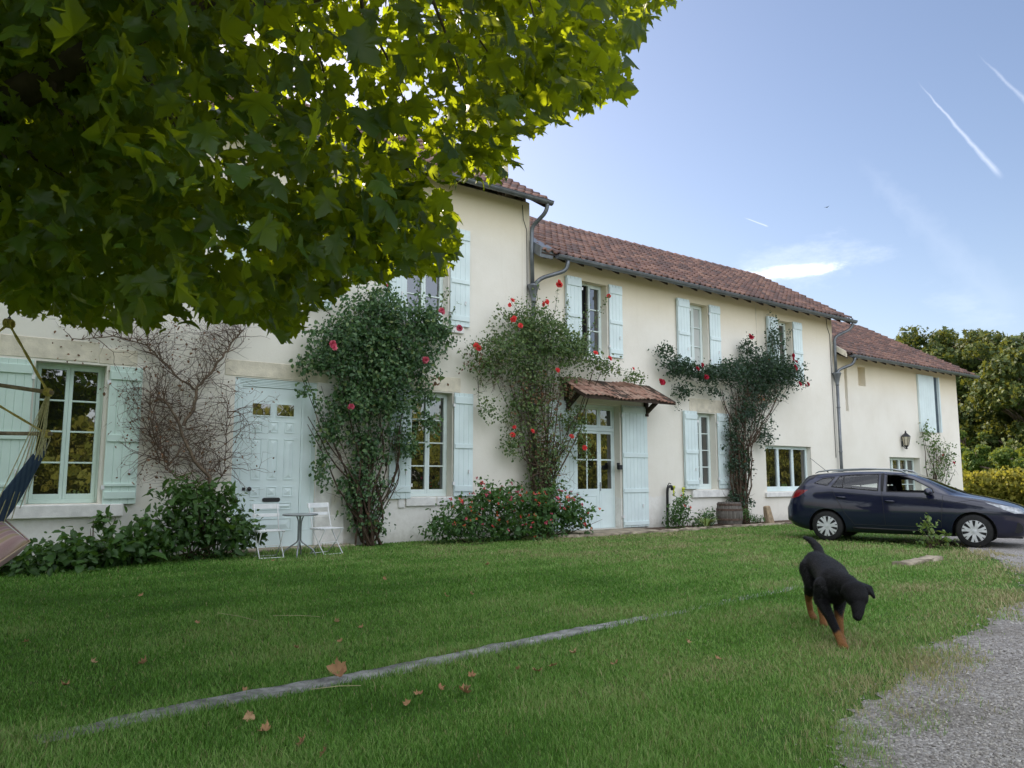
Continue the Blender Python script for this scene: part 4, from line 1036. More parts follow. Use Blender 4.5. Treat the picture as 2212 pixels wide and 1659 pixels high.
for pth, r in ((trunk, .045), (t2_, .032), (t3_, .020), (t4_, .018), (t5_, .016), (t6_, .010)):
    P = []
    for i in range(len(pth) - 1):
        for k in range(4): P.append(np.array(pth[i]) + (np.array(pth[i + 1]) - np.array(pth[i])) * k / 4 + rng.normal(size=3) * np.array([.012, .006, .012]))
    P.append(np.array(pth[-1])); n = len(P)
    mb.tube(P, [r * (1 - .62 * i / (n - 1)) for i in range(n)], 7, cap=False)
    for i in range(2, n, 1):
        for q in range(3 if i > n * .2 else 1):
            def grow(p, ang, L, r, dep):
                pts = [p]; a = ang
                n_ = max(3, int(L / .09))
                for s in range(n_):
                    a += rng.normal() * .28
                    st = L / n_; p2 = pts[-1] + np.array([cos(a) * st, rng.normal() * .012, sin(a) * st])
                    p2[1] = min(-.015, max(-.30, p2[1])); pts.append(p2)
                    if dep < 2 and rng.random() < .30: grow(p2, a + random.choice((-1, 1)) * (.5 + .5 * rng.random()), L * (1 - s / n_) * .75 + .08, r * .6, dep + 1)
                q2 = pts[-1]
                if not (2.30 < q2[0] < 5.5 and .9 < q2[2] < 4.3): pts = pts[:max(2, len(pts) // 2)]
                m = len(pts); tw.tube(pts, [r * (1 - .75 * k / (m - 1)) for k in range(m)], 4, cap=False)
                if rng.random() < .35: budP.append(pts[-1])
            grow(P[i], rng.choice([pi * .5, pi * .15, pi * .85]) + rng.normal() * .5, .25 + .65 * rng.random(), .0075, 0)
shift(mb, (3.85, -.2, 0)); shift(tw, (3.85, -.2, 0))
mb.build('trunk', M_BARK, bare, smooth=True, fix=False); tw.build('twig', M_TWIG, bare, fix=False)
budP = np.array(budP + [np.array([x, -.06, z]) for x, z in zip(1.3 + rng.random(40) * 1.6, 3.5 + rng.normal(size=40) * .16)])
leaves('withered_leaf', np.concatenate([budP, blob_points(B([(2.95, 1.7, .25, .7), (3.0, 2.3, .25, .4)], -.18, .08), 260)]), .045, M_DRYLEAF, bare, (3.85, -.2, 0), k=1)

def bush(name, label, cat, base, blobs, mat, size, per, tmpl=OVAL_T, flowers=None, up=0.9):
    root = empty(name, base); tag(root, label, cat); mb = MB()
    for (x, y, z, rx, ry, rz, *d) in blobs:
        for q in range(5):
            e = np.array([x, y, z]) + rng.normal(size=3) * np.array([rx, ry, rz]) * .5
            mb.tube(wander((base[0] + (x - base[0]) * .7 + rng.normal() * .1, base[1] + rng.normal() * .06, 0), e, 5, .04), [.010, .009, .008, .006, .005, .004], 4, cap=False)
    shift(mb, base); mb.build('stem', M_STEM, root, fix=False)
    P = blob_points(blobs, per); P[:, 2] = np.maximum(P[:, 2], .02)
    N = len(P)
    Q = cluster(P, 3, .05); Q[:, 1] = np.minimum(Q[:, 1], -.04); Q[:, 2] = np.maximum(Q[:, 2], .03); N = len(Q)
    nr = unit(np.array([0, -.35, up])[None] + rsph(N) * .75); tip = rsph(N) + np.array([0, -.35, -.25])[None]
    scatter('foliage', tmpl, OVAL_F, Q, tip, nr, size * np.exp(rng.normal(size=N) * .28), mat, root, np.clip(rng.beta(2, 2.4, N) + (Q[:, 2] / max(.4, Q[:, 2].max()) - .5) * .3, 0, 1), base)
    if flowers:
        for n, m_, r in flowers:
            sel = P[rng.permutation(len(P))[:n * 5]]; sel = sel[np.argsort(sel[:, 1] - .8 * sel[:, 2])][:n * 2]; sel = sel[rng.permutation(len(sel))[:n]]
            for p in sel:
                a = rsph(7); pp = np.repeat(p[None] + np.array([[0, -.05, .07]]), 7, 0)
                a[:, 1] -= .5; a[:, 2] += .4
                scatter('flower', OVAL_T, OVAL_F, pp, a, rsph(7), r * (.8 + .5 * rng.random()), m_, root, None, base)
    return root
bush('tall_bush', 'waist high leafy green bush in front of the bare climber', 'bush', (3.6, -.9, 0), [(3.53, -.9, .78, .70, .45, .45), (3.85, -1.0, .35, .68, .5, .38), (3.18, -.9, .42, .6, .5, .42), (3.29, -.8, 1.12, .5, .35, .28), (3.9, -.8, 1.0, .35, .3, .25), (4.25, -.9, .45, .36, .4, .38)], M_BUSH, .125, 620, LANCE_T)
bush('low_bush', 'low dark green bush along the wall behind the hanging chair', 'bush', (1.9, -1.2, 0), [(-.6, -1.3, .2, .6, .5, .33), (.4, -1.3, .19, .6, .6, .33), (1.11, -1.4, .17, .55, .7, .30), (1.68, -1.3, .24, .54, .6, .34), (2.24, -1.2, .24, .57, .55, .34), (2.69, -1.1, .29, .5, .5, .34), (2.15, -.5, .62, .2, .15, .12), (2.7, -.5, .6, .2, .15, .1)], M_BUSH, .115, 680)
bush('lantana_bush', 'broad rounded bush of small pink and orange flowers', 'bush', (10.1, -.9, 0), [(9.7, -.85, .85, .95, .42, .42), (8.85, -.9, .5, .85, .45, .40), (10.95, -.85, .68, 1.1, .45, .46), (11.7, -.85, .45, .65, .42, .42), (8.3, -.9, .3, .45, .4, .28), (9.9, -1.05, .28, 1.6, .45, .32)], M_LANT, .082, 900, OVAL_T,
     flowers=[(52, M_PETAL_P, .046), (40, M_PETAL_O, .042), (30, M_PETAL_C, .044)])
bush('flowering_plant', 'knee high plant with a few red flowers below the standpipe', 'plant', (15.85, -.55, 0), [(15.75, -.55, .38, .36, .28, .34), (15.95, -.5, .72, .26, .2, .2), (15.6, -.55, .2, .34, .3, .18)], M_LANT, .085, 900, LANCE_T, flowers=[(5, M_PETAL_C, .04)])
bush('leafy_plant', 'grey green bushy plant at the wall next to the barrel', 'plant', (16.75, -.6, 0), [(16.7, -.6, .22, .38, .25, .24), (17.0, -.55, .3, .25, .2, .16)], M_ROSE_A, .085, 700, LANCE_T)
bush('leafy_plant', 'small bright green plant between flowering plant and grey green plant', 'plant', (16.25, -.7, 0), [(16.2, -.7, .14, .28, .2, .16)], M_BUSH, .075, 700, LANCE_T)
bush('leafy_plant', 'green plant standing between the barrel and the crimson rose trunk', 'plant', (18.25, -.75, 0), [(18.2, -.75, .38, .28, .2, .2), (18.35, -.75, .22, .2, .2, .16)], M_LANT, .07, 800, LANCE_T)
bush('leafy_plant', 'low green plant at the foot of the leaning stone', 'plant', (19.2, -.5, 0), [(19.1, -.5, .14, .4, .2, .14)], M_BUSH, .075, 650, LANCE_T)
M_WEED = mat_leaf('weed_leaf', [(0.05, 0.10, 0.02), (0.09, 0.16, 0.035), (0.17, 0.24, 0.06), (0.28, 0.30, 0.09)], (0.3, 0.4, 0.06), 0.3)
bush('tall_weed', 'pale green weed growing at the front wheel of the car', 'weed', (15.3, -7.15, 0), [(15.3, -7.15, .42, .15, .16, .20), (15.35, -7.2, .18, .18, .2, .15), (15.5, -7.4, .2, .10, .14, .14)], M_WEED, .075, 900)
# strap-leaved plant by the stone edging
hs = empty('strap_leaf_plant', (16.35, -.95, 0)); tag(hs, 'yellow green strap leaved plant arching over the stone edging', 'plant')
P = []; T_ = []; Nn = []
for k in range(34):
    a = rng.random() * 2 * pi; P.append((16.35 + .05 * cos(a), -.95 + .05 * sin(a), .05)); T_.append((cos(a), sin(a), .8)); Nn.append((-cos(a) * .6, -sin(a) * .6, 1))
scatter('foliage', [(0, 0, 0), (-.05, .4, .12), (.05, .4, .12), (-.045, .75, .05), (.045, .75, .05), (0, 1.05, -.25)], [(0, 1, 2), (1, 3, 2), (2, 3, 4), (3, 5, 4)], P, T_, Nn, .40 * (.7 + .5 * rng.random(34)), M_WEED, hs, None, (16.35, -.95, 0))

# ------------------------------------------------------------------ plane tree overhanging the lawn
M_PLANE = mat_leaf('plane_leaf', [(0.010, 0.032, 0.009), (0.017, 0.050, 0.012), (0.026, 0.070, 0.016), (0.038, 0.092, 0.020), (0.07, 0.11, 0.022)], (0.49, 0.57, 0.008), 0.54, 0.42, 0.4)
M_PBARK = mat_flat('plane_bark', (0.12, 0.095, 0.07), 0.9, 0.1, 0.4, 3.0, 0.5, 25.0)
EDGE = [(-40, 655), (60, 690), (200, 712), (330, 722), (400, 695), (480, 698), (560, 705), (600, 742), (645, 748), (668, 690), (720, 634), (800, 612), (860, 606), (960, 602), (1004, 566), (992, 500), (985, 440), (1040, 405), (1085, 398), (1130, 372), (1142, 350), (1095, 305), (1180, 292), (1225, 270), (1275, 250), (1330, 215), (1385, 196), (1345, 150), (1402, 100), (1400, 45), (1482, 8), (1500, -60)]
EX = np.array([p[0] for p in EDGE], float); EY = np.array([p[1] for p in EDGE], float)
EPOLY = EDGE + [(1500, -4000), (-4000, -4000), (-4000, 655)]
Fh = np.array([cos(YAW), sin(YAW), 0]); Rh = np.array([sin(YAW), -cos(YAW), 0])
def to_px(P):
    v = np.asarray(P) - CAM
    fw = v @ Fh; r = v @ Rh; f2 = fw * cos(PITCH) + v[:, 2] * sin(PITCH); u2 = -fw * sin(PITCH) + v[:, 2] * cos(PITCH)
    ok = f2 > .05; f2 = np.where(ok, f2, .05)
    return 1106 + 1661 * r / f2, 829.5 - 1661 * u2 / f2, ok
def crown_keep(P, m=0.0):
    """True where a point of the crown stays inside the outline the crown has in the view (its lower and right limits)"""
    x, y, ok = to_px(P)
    inside = in_poly(x + m, y + m, EPOLY) if m else in_poly(x, y, EPOLY)
    off = (~ok) | (x < -150) | (x > 2400) | (y < -250)
    return inside | off
tree = empty('plane_tree', (-1.25, -7.7, 0)); tag(tree, 'large plane tree with dark lobed leaves hanging over the lawn', 'tree')
O = (-1.25, -7.7, 0)
mb = MB()
mb.tube([(-1.25, -7.7, -.1), (-1.25, -7.7, .4), (-1.2, -7.75, 2.2), (-1.15, -7.85, 3.6), (-1.1, -7.9, 5.0), (-1.0, -8.0, 7.5), (-1.0, -8.1, 9.4)], [.48, .36, .32, .29, .22, .13, .04], 14)
shift(mb, O); mb.build('trunk', M_PBARK, tree, smooth=True, fix=False)
limbs = [((-1.15, -7.85, 3.3), (2.6, -10.8, 4.9)), ((-1.15, -7.85, 3.0), (1.7, -6.2, 4.0)), ((-1.15, -7.85, 3.4), (.6, -11.4, 4.6)), ((-1.15, -7.85, 3.9), (3.0, -8.3, 5.9)), ((-1.15, -7.85, 3.8), (-4.5, -9.5, 5.5)), ((-1.15, -7.85, 3.6), (-3.5, -5.2, 5.4)),
         ((-1.1, -7.9, 5.0), (1.5, -10.0, 7.6)), ((-1.1, -7.9, 5.2), (1.2, -5.8, 7.4)), ((-1.1, -7.9, 5.2), (-3.5, -8.2, 8.0)), ((-1.15, -7.85, 3.5), (-1.5, -12.2, 5.2)), ((-1.15, -7.85, 2.75), (1.0, -7.0, 2.98))]
mb = MB(); nodes_ = []
for a, b in limbs:
    pts = wander(a, b, 10, .14); pts = [np.array(p) for p in pts]
    mb.tube(pts, [.13 * (1 - .75 * i / 10) for i in range(11)], 8, cap=False); nodes_ += pts[3:]
nodes_ = np.array(nodes_)
CC = np.array([-.35, -9.0, 5.7]); CR = np.array([5.6, 5.6, 3.75])
def crown_samples(n):
    p = rsph(n) * (rng.random((n, 1)) ** .36); return CC + p * CR
sp_ = crown_samples(2900)
sp_ = sp_[np.linalg.norm(sp_ - CAM, axis=1) > 2.3]
# extra sprays along the outer underside that shows
ext = crown_samples(9000)
xx, yy, ok = to_px(ext); ext = ext[ok & (xx > -100) & (xx < 1500) & (yy > -100) & (yy < 760) & (np.linalg.norm(ext - CAM, axis=1) > 2.6)][:800]
sp_ = np.concatenate([sp_, ext])
sp_ = sp_[~((sp_[:, 1] > -8.6) & (sp_[:, 0] > .8) & (rng.random(len(sp_)) < .75))]
ext2 = crown_samples(9000); xx, yy, ok = to_px(ext2); ext2 = ext2[ok & (xx > -400) & (xx < 360) & (yy > -500) & (yy < 560) & (np.linalg.norm(ext2 - CAM, axis=1) > 4.4)][:1700]  # more sprays on the left, added to block skylight and darken the interior
top_ = crown_samples(14000); top_ = top_[(top_[:, 2] > 6.0) & (top_[:, 0] < 1.0)][:2600]  # unseen upper sprays, added to block skylight over the left of the crown
fr = crown_samples(26000); fx, fy, ok = to_px(fr); fd = np.linalg.norm(fr - CAM, axis=1); ok &= (fd > 3.4) & (fd < 8.0)
low_ = fr[ok & (fx > 560) & (fx < 1015) & (fy > 440) & (fy < 690)][:190]; rim_ = fr[ok & (fx > 1000) & (fx < 1490) & (fy > -60) & (fy < 400)][:230]; bot_ = fr[ok & (fx > -60) & (fx < 660) & (fy > 560) & (fy < 740)][:130]
sp_ = np.concatenate([sp_, ext2, top_, low_, rim_, bot_])
sp_ = sp_[crown_keep(sp_, 48.0) | (rng.random(len(sp_)) < .38)]
gap = np.sin(2.3 * sp_[:, 0] + 1.1) * np.sin(2.6 * sp_[:, 1] + .4) * np.sin(3.1 * sp_[:, 2] + 2.0) + .35 * np.sin(5.1 * sp_[:, 0] + 4.3 * sp_[:, 1] + 3.7 * sp_[:, 2])
sp_ = sp_[(gap < .28) | (sp_[:, 2] > 6.2)]
sp_ = sp_[crown_keep(sp_)]
tw_i = rng.permutation(len(sp_))[:800]
for p in sp_[tw_i]:
    k = np.argmin(np.linalg.norm(nodes_ - p, axis=1)); q = nodes_[k]
    if np.linalg.norm(q - p) > 1.5 or abs(q[2] - p[2]) > .9: continue
    pts = wander(q, p, 5, .06)
    pr = np.array(pts)
    if crown_keep(pr).all(): mb.tube(pts, [.022, .017, .013, .009, .006, .003], 4, cap=False)
shift(mb, O); mb.build('branch', M_PBARK, tree, smooth=True, fix=False)
k = 11
P = np.repeat(sp_, k, axis=0); N = len(P)
sd = np.repeat(unit(np.c_[sp_[:, :2] - np.array(O)[:2], np.full(len(sp_), -.15)]) + rsph(len(sp_)) * .5, k, axis=0)
P = P + sd * (rng.random((N, 1)) - .3) * .50 + rng.normal(size=(N, 3)) * .115
S = np.clip(.108 * np.exp(rng.normal(size=N) * .32), .045, .165)
tip = unit(sd * .5 + rsph(N) * .6 + np.array([0, 0, -.55])); nr = unit(rsph(N) * .75 + np.array([0, 0, .75]) + unit(P - CC) * .35)
near = np.linalg.norm(P - CAM, axis=1)
keep = crown_keep(P) & crown_keep(P + tip * S[:, None]) & (near > 3.1)
P, S, tip, nr, = P[keep], S[keep], tip[keep], nr[keep]; N = len(P)
scatter('crown', PLANE_T, PLANE_F, P, tip, nr, S, M_PLANE, tree, np.clip(rng.beta(2, 3, N), 0, 1), O, curl=rng.normal(size=(N, 3)) * np.array([.38, .55, .35]) + np.array([-.12, .1, 0]))

# ------------------------------------------------------------------ trees, shrubs and hedge beyond the house
M_OAK = mat_leaf('oak_leaf', [(0.018, 0.034, 0.010), (0.030, 0.054, 0.014), (0.050, 0.078, 0.018), (0.085, 0.105, 0.026)], (0.24, 0.24, 0.03), 0.22, 0.6, 0.2)
M_CON = mat_leaf('cypress_spray', [(0.035, 0.075, 0.014), (0.060, 0.110, 0.018), (0.105, 0.155, 0.026)], (0.28, 0.30, 0.03), 0.30, 0.6, 0.2)
M_HEDGE = mat_leaf('hedge_leaf', [(0.10, 0.12, 0.022), (0.18, 0.18, 0.030), (0.26, 0.23, 0.045)], (0.42, 0.38, 0.04), 0.35, 0.6, 0.2)
def bg_tree(name, label, cat, x, y, h, r, mat, clumps=42, per=150, size=.42, base=.18, grp=None, seed=0):
    root = empty(name, (x, y, 0)); tag(root, label, cat, grp)
    r_ = np.random.default_rng(seed + abs(int(x * 7))); mb = MB()
    mb.tube([(x, y, -.1), (x + .1, y, h * .3), (x - .1, y + .1, h * .6), (x, y, h * .92)], [.035 * h * .6, .03 * h * .6, .02 * h * .5, .03], 8)
    cs = []
    for i in range(clumps):
        a = r_.random() * 2 * pi; t_ = r_.random(); zz = h * (base + (1 - base) * t_)
        prof = sin(pi * min(1, .16 + .84 * (1 - t_) ** .75)) ** .6 if base < .3 else sqrt(max(.05, 1 - (2 * t_ - 1) ** 2))
        rad = r * prof * (.45 + .6 * r_.random())
        cs.append((x + cos(a) * rad, y + sin(a) * rad, zz - .06 * h * r_.random(), r * (.12 + .14 * r_.random())))
    for c in cs[::2]: mb.tube([(x, y, max(.5, c[2] - .22 * h)), ((x + c[0]) / 2, (y + c[1]) / 2, c[2] - .08 * h), c[:3]], [.09, .06, .02], 5)
    shift(mb, (x, y, 0)); mb.build('trunk', M_PBARK, root, smooth=True, fix=False)
    P = np.concatenate([np.array(c[:3]) + rsph(per) * (r_.random((per, 1)) ** .3) * c[3] * np.array([1, 1, .62]) for c in cs])
    ctr = np.repeat(np.array([c[:3] for c in cs]), per, axis=0); N = len(P)
    nr = unit(unit(P - ctr) + rsph(N) * .6 + np.array([0, 0, .3])); tip = rsph(N) + np.array([0, 0, -.2])
    P[:, 2] = np.maximum(P[:, 2], .05)
    scatter('crown', CLUMP_T, CLUMP_F, P, tip, nr, size * np.exp(r_.normal(size=N) * .3), mat, root, np.clip(r_.beta(2, 2.5, N), 0, 1), (x, y, 0))
    return root
def polar(px, dist):
    """ground point in a direction of the view at a distance"""
    a = YAW - atan2(px - 1106, 1661); return CAM[0] + dist * cos(a), CAM[1] + dist * sin(a)
for i, (px, dist, h, r, lab) in enumerate([
        (1985, 66, 10.4, 4.0, 'oak whose crown shows just above the far wing roof'), (2052, 58, 10.9, 4.0, 'tallest oak beside the far corner of the house'), (2150, 60, 10.8, 4.6, 'broad oak with a sunlit top rising above the golden hedge'),
        (2235, 54, 9.4, 4.8, 'oak standing farthest away from the house above the golden hedge'), (2105, 72, 10.8, 4.6, 'oak standing behind and between the two tall oaks')]):
    x, y = polar(px, dist); bg_tree('oak_tree', lab, 'tree', x, y, h, r, M_OAK, 150, 190, .19, .08, 'oaks beyond the far wing', i)
for i, (px, dist, h, r, lab) in enumerate([(2105, 47, 2.9, 1.3, 'rounded dark green shrub nearest the far corner of the house'), (2165, 45, 2.5, 1.7, 'feathery light green shrub next to the rounded dark shrub'), (2215, 46, 2.6, 1.7, 'feathery green shrub farthest from the house above the hedge'), (2085, 52, 4.2, 1.6, 'upright dark green shrub against the house corner under the oaks'), (2190, 52, 4.0, 2.0, 'tall dark shrub under the oaks behind the feathery shrubs')]):
    x, y = polar(px, dist); bg_tree('shrub', lab, 'shrub', x, y, h, r, M_CON, 30, 420, .13, .06, 'shrubs in front of the oaks', i + 20)
# golden hedge
hr = empty('hedge', (*polar(2170, 39), 0)); tag(hr, 'sunlit golden green hedge running behind the bonnet of the car', 'hedge')
ho = tuple(hr.location); P = []
for px in np.linspace(2060, 2420, 46):
    x, y = polar(px, 40 + rng.normal() * .3); n = 420
    P.append(np.array([x, y, .72]) + rsph(n) * (rng.random((n, 1)) ** .4) * np.array([.75, .75, .55 + .55 * rng.random() ** 1.5]))
P = np.concatenate(P); P[:, 2] = np.maximum(.03, P[:, 2]); N = len(P)
scatter('foliage', CLUMP_T, CLUMP_F, P, rsph(N) + np.array([0, 0, .7]), rsph(N) + np.array([-.3, .3, .5]), .12 * np.exp(rng.normal(size=N) * .3), M_HEDGE, hr, None, ho)

# far wood closing the view and the wood behind the viewer (it shows in the window panes)
M_WOOD = mat_leaf('wood_leaf', [(0.045, 0.070, 0.014), (0.085, 0.110, 0.020), (0.14, 0.155, 0.028), (0.20, 0.195, 0.040)], (0.30, 0.28, 0.03), 0.25, 0.6, 0.2)
def wood(name, line, h, thick, n, size, seed, mat=M_WOOD):
    r_ = np.random.default_rng(seed); L = np.array(line, float); seg = np.linalg.norm(np.diff(L, axis=0), axis=1); cum = np.r_[0, np.cumsum(seg)]
    nc = int(n / 60); s_ = r_.random(nc) * cum[-1]; cx_ = np.interp(s_, cum, L[:, 0]); cy_ = np.interp(s_, cum, L[:, 1])
    top = h * (1 + .22 * np.sin(s_ * .55) + .16 * np.sin(s_ * 1.37 + 1) + .08 * np.sin(s_ * 3.1))
    cz = top * r_.random(nc) ** .75; cr_ = .9 + .9 * r_.random(nc)
    c3 = np.c_[cx_ + r_.normal(size=nc) * thick, cy_ + r_.normal(size=nc) * thick, cz]
    P = np.repeat(c3, 60, axis=0) + rsph(nc * 60) * (r_.random((nc * 60, 1)) ** .3) * np.repeat(cr_, 60)[:, None]
    P[:, 2] = np.maximum(P[:, 2], .05); N = len(P); nr = unit(unit(P - np.repeat(c3, 60, axis=0)) + rsph(N) * .5 + np.array([0, 0, .3]))
    o = scatter(name, CLUMP_T, CLUMP_F, P, rsph(N), nr, size * np.exp(r_.normal(size=N) * .3), mat, None, np.clip(r_.beta(2, 2, N) + .1, 0, 1))
    return o
tag(wood('wood', [polar(1880, 95), polar(2030, 88), polar(2200, 84), polar(2500, 80)], 9.0, 2.0, 16000, .75, 5, M_OAK), 'distant line of trees closing the view behind the oaks', 'wood', kind='stuff')
tag(wood('wood', [(-24, -34), (0, -37), (24, -38), (52, -36), (85, -30)], 5.2, 1.6, 60000, .42, 6), 'row of trees across the drive mirrored in the window panes', 'wood', kind='stuff')

# ------------------------------------------------------------------ bistro set by the panelled door
tb = empty('bistro_table', (5.02, -1.56, 0)); tag(tb, 'round grey metal bistro table between the two folding chairs', 'table')
mb = MB(); mb.lathe([(.27, .695), (.295, .70), (.298, .715), (.292, .725), (.27, .727), (.0, .727)], n=32); mb.build('table_top', M_GREYMETAL, tb, smooth=False)
for k in range(4):
    a = pi / 4 + pi / 2 * k + .3; c, s = cos(a), sin(a)
    mb = MB(); mb.tube(bend([(.06 * c, .06 * s, .695), (.022 * c, .022 * s, .60), (.022 * c, .022 * s, .26), (.24 * c, .24 * s, .115), (.285 * c, .285 * s, .0)], .05, 4), .0125, 8); mb.build('leg', M_GREYMETAL, tb, smooth=True)
def bistro_chair():
    root = empty('bistro_chair', (0, 0, 0)); w_ = .20
    mb = MB()
    for k in range(5): y = -.20 + k * .088; mb.box(-w_ - .01, w_ + .01, y, y + .072, .440, .455)
    mb.box(-w_ - .012, -w_ + .006, -.205, .23, .425, .44); mb.box(w_ - .006, w_ + .012, -.205, .23, .425, .44)
    mb.build('seat', M_WHITE, root, bevel=.003)
    mb = MB()
    for z0, h in ((.80, .085), (.665, .055)):
        n = 8; vs = []
        for i in range(n + 1):
            x = -w_ - .03 + (2 * w_ + .06) * i / n; y = .262 + .02 * (1 - (x / .23) ** 2) + (z0 - .8) * .22
            vs += [(x, y, z0), (x, y + .02, z0), (x, y + .02 + h * .15, z0 + h), (x, y + h * .15, z0 + h)]
        fs = [(i * 4 + k, i * 4 + (k + 1) % 4, i * 4 + 4 + (k + 1) % 4, i * 4 + 4 + k) for i in range(n) for k in range(4)] + [(0, 1, 2, 3), (n * 4 + 3, n * 4 + 2, n * 4 + 1, n * 4)]
        mb.add(vs, fs)
    mb.build('backrest', M_WHITE, root, bevel=.003)
    for s in (-1, 1):
        mb = MB(); mb.tube([(s * w_, .275, .885), (s * w_, .245, .74), (s * w_, .15, .44), (s * w_, -.04, .19), (s * w_, -.20, .008)], .0095, 7); mb.build('leg', M_WHITE, root, smooth=True)
        mb = MB(); mb.tube([(s * (w_ - .018), -.19, .43), (s * (w_ - .018), -.02, .20), (s * (w_ - .018), .21, .008)], .0095, 7); mb.build('leg', M_WHITE, root, smooth=True)
    for y, z in ((-.20, .012), (.21, .012), (-.03, .20)):
        mb = MB(); mb.tube([(-w_, y, z), (w_, y, z)], .0075, 6); mb.build('stretcher', M_WHITE, root)
    return root
def copy_tree(o, parent=None):
    c = o.copy(); COL.objects.link(c)
    if parent is not None: c.parent = parent
    for ch in list(o.children): copy_tree(ch, c)
    return c
c1_ = bistro_chair(); c2_ = copy_tree(c1_)
c1_.location = (5.60, -1.36, .004); c1_.rotation_euler = (0, 0, radians(14)); tag(c1_, 'white folding bistro chair on the rose side of the table', 'chair', 'folding chairs by the panelled door')
c2_.location = (4.56, -1.38, .004); c2_.rotation_euler = (0, 0, radians(-4)); tag(c2_, 'white folding bistro chair half hidden by the tall bush', 'chair', 'folding chairs by the panelled door')

# ------------------------------------------------------------------ things along the wall
def mat_barrel():
    m, t, o = newmat('barrel_wood')
    pos = t.n('ShaderNodeTexCoord').outputs['Object']
    mp = t.n('ShaderNodeMapping'); _lk(t.nt, pos, mp.inputs[0]); mp.inputs['Scale'].default_value = (22, 22, 2.0)
    n = t.noise(mp.outputs[0], 1.5, 5.0)
    pbsdf(t, o, t.ramp(n, [(0.3, (0.075, 0.065, 0.058)), (0.6, (0.15, 0.135, 0.12)), (0.8, (0.24, 0.22, 0.20))]), 0.85, 0.2, t.bump(n, 0.4, 0.01))
    return m
M_BARREL = mat_barrel(); M_HOOP = mat_flat('rusty_hoop', (0.10, 0.065, 0.05), 0.75, 0.3, 0.3, 14.0, 0.2)
br = empty('barrel', (17.62, -.72, 0)); tag(br, 'old grey wooden barrel planter standing at the wall', 'barrel')
mb = MB(); prof = [(.30, 0), (.335, .12), (.36, .28), (.36, .36), (.34, .50), (.305, .66), (.28, .66), (.28, .58), (.0, .58)]
n = 22; vs = []; fs = []
for r, h in prof:
    for k in range(n * 3):
        a = 2 * pi * k / (n * 3); g = .008 if k % 3 == 0 else 0
        vs.append(((r - g) * cos(a), (r - g) * sin(a), h))
m_ = n * 3
for i in range(len(prof) - 1):
    for k in range(m_): fs.append((i * m_ + k, i * m_ + (k + 1) % m_, (i + 1) * m_ + (k + 1) % m_, (i + 1) * m_ + k))
mb.add(vs, fs); mb.build('staves', M_BARREL, br)
for z, r in ((.05, .318), (.20, .352), (.46, .350), (.60, .325)):
    mb = MB(); mb.lathe([(r, z - .028), (r + .006, z - .026), (r + .004, z + .028), (r - .004, z + .03)], n=36, cap=False); mb.build('hoop', M_HOOP, br, smooth=False)
st = empty('standing_stone', (19.58, -.62, 0)); tag(st, 'narrow tan stone leaning upright near the car', 'stone')
mb = MB(); mb.hull8([(-.16, -.10, -.02), (.14, -.10, -.02), (.13, .10, -.02), (-.15, .10, -.02)], [(-.15, -.02, .50), (.03, -.02, .52), (.02, .12, .52), (-.14, .12, .50)]); mb.build('stone', mat_flat('tan_stone', (0.34, 0.26, 0.17), 0.9, 0.1, 0.25, 9.0, 0.5), st, bevel=.02)
sp = empty('standpipe', (15.78, -.12, 0)); tag(sp, 'black upright water pipe with a bent top beside the mint shutter', 'pipe')
mb = MB(); mb.tube(bend([(0, 0, 0), (0.02, 0, .95), (.02, -.02, 1.08), (.13, -.05, 1.12), (.15, -.06, 1.0)], .05, 5), .038, 9); mb.tube([(.02, .0, 1.1), (.10, .0, 1.19), (.17, 0, 1.17)], .012, 6); mb.build('pipe', M_BLACK, sp, smooth=True)
M_YEL = mat_flat('yellow_plastic', (0.55, 0.60, 0.06), 0.45, 0.4, 0.1)
M_HOSE = mat_flat('hose_green', (0.20, 0.24, 0.20), 0.5, 0.4, 0.15)
def coil(name, label, top, foot, head=True):
    root = empty(name, top); tag(root, label, 'hose', 'coiled watering hoses'); mb = MB(); pts = []
    for k in range(90):
        t_ = k / 89; z = top[2] + (foot[2] - top[2]) * t_; a = t_ * 2 * pi * 5.0
        pts.append((top[0] + (foot[0] - top[0]) * t_ + .07 * sin(a) * min(1, t_ * 6), top[1] - .03 + .05 * cos(a) * min(1, t_ * 6), z))
    mb.tube(pts, .0085, 5); shift(mb, top); mb.build('hose_coil', M_HOSE, root, smooth=True)
    mb = MB()
    mb.tube([(0, 0, .0), (0, -.02, .05)], .035, 8); mb.tube([(0, -.03, .05), (0, -.03, .12)], .045, 9); mb.tube([(0, -.02, .0), (0, -.03, -.16)], .022, 7)
    mb.build('tap_fitting', M_YEL, root, smooth=True)
coil('watering_hose', 'thin coiled hose hanging from the black standpipe', (15.98, -.16, 1.0), (16.15, -.25, .25))
coil('watering_hose', 'thin coiled hose with yellow tap on the wall beside the window sill', (16.46, -.08, .95), (16.5, -.2, .12))

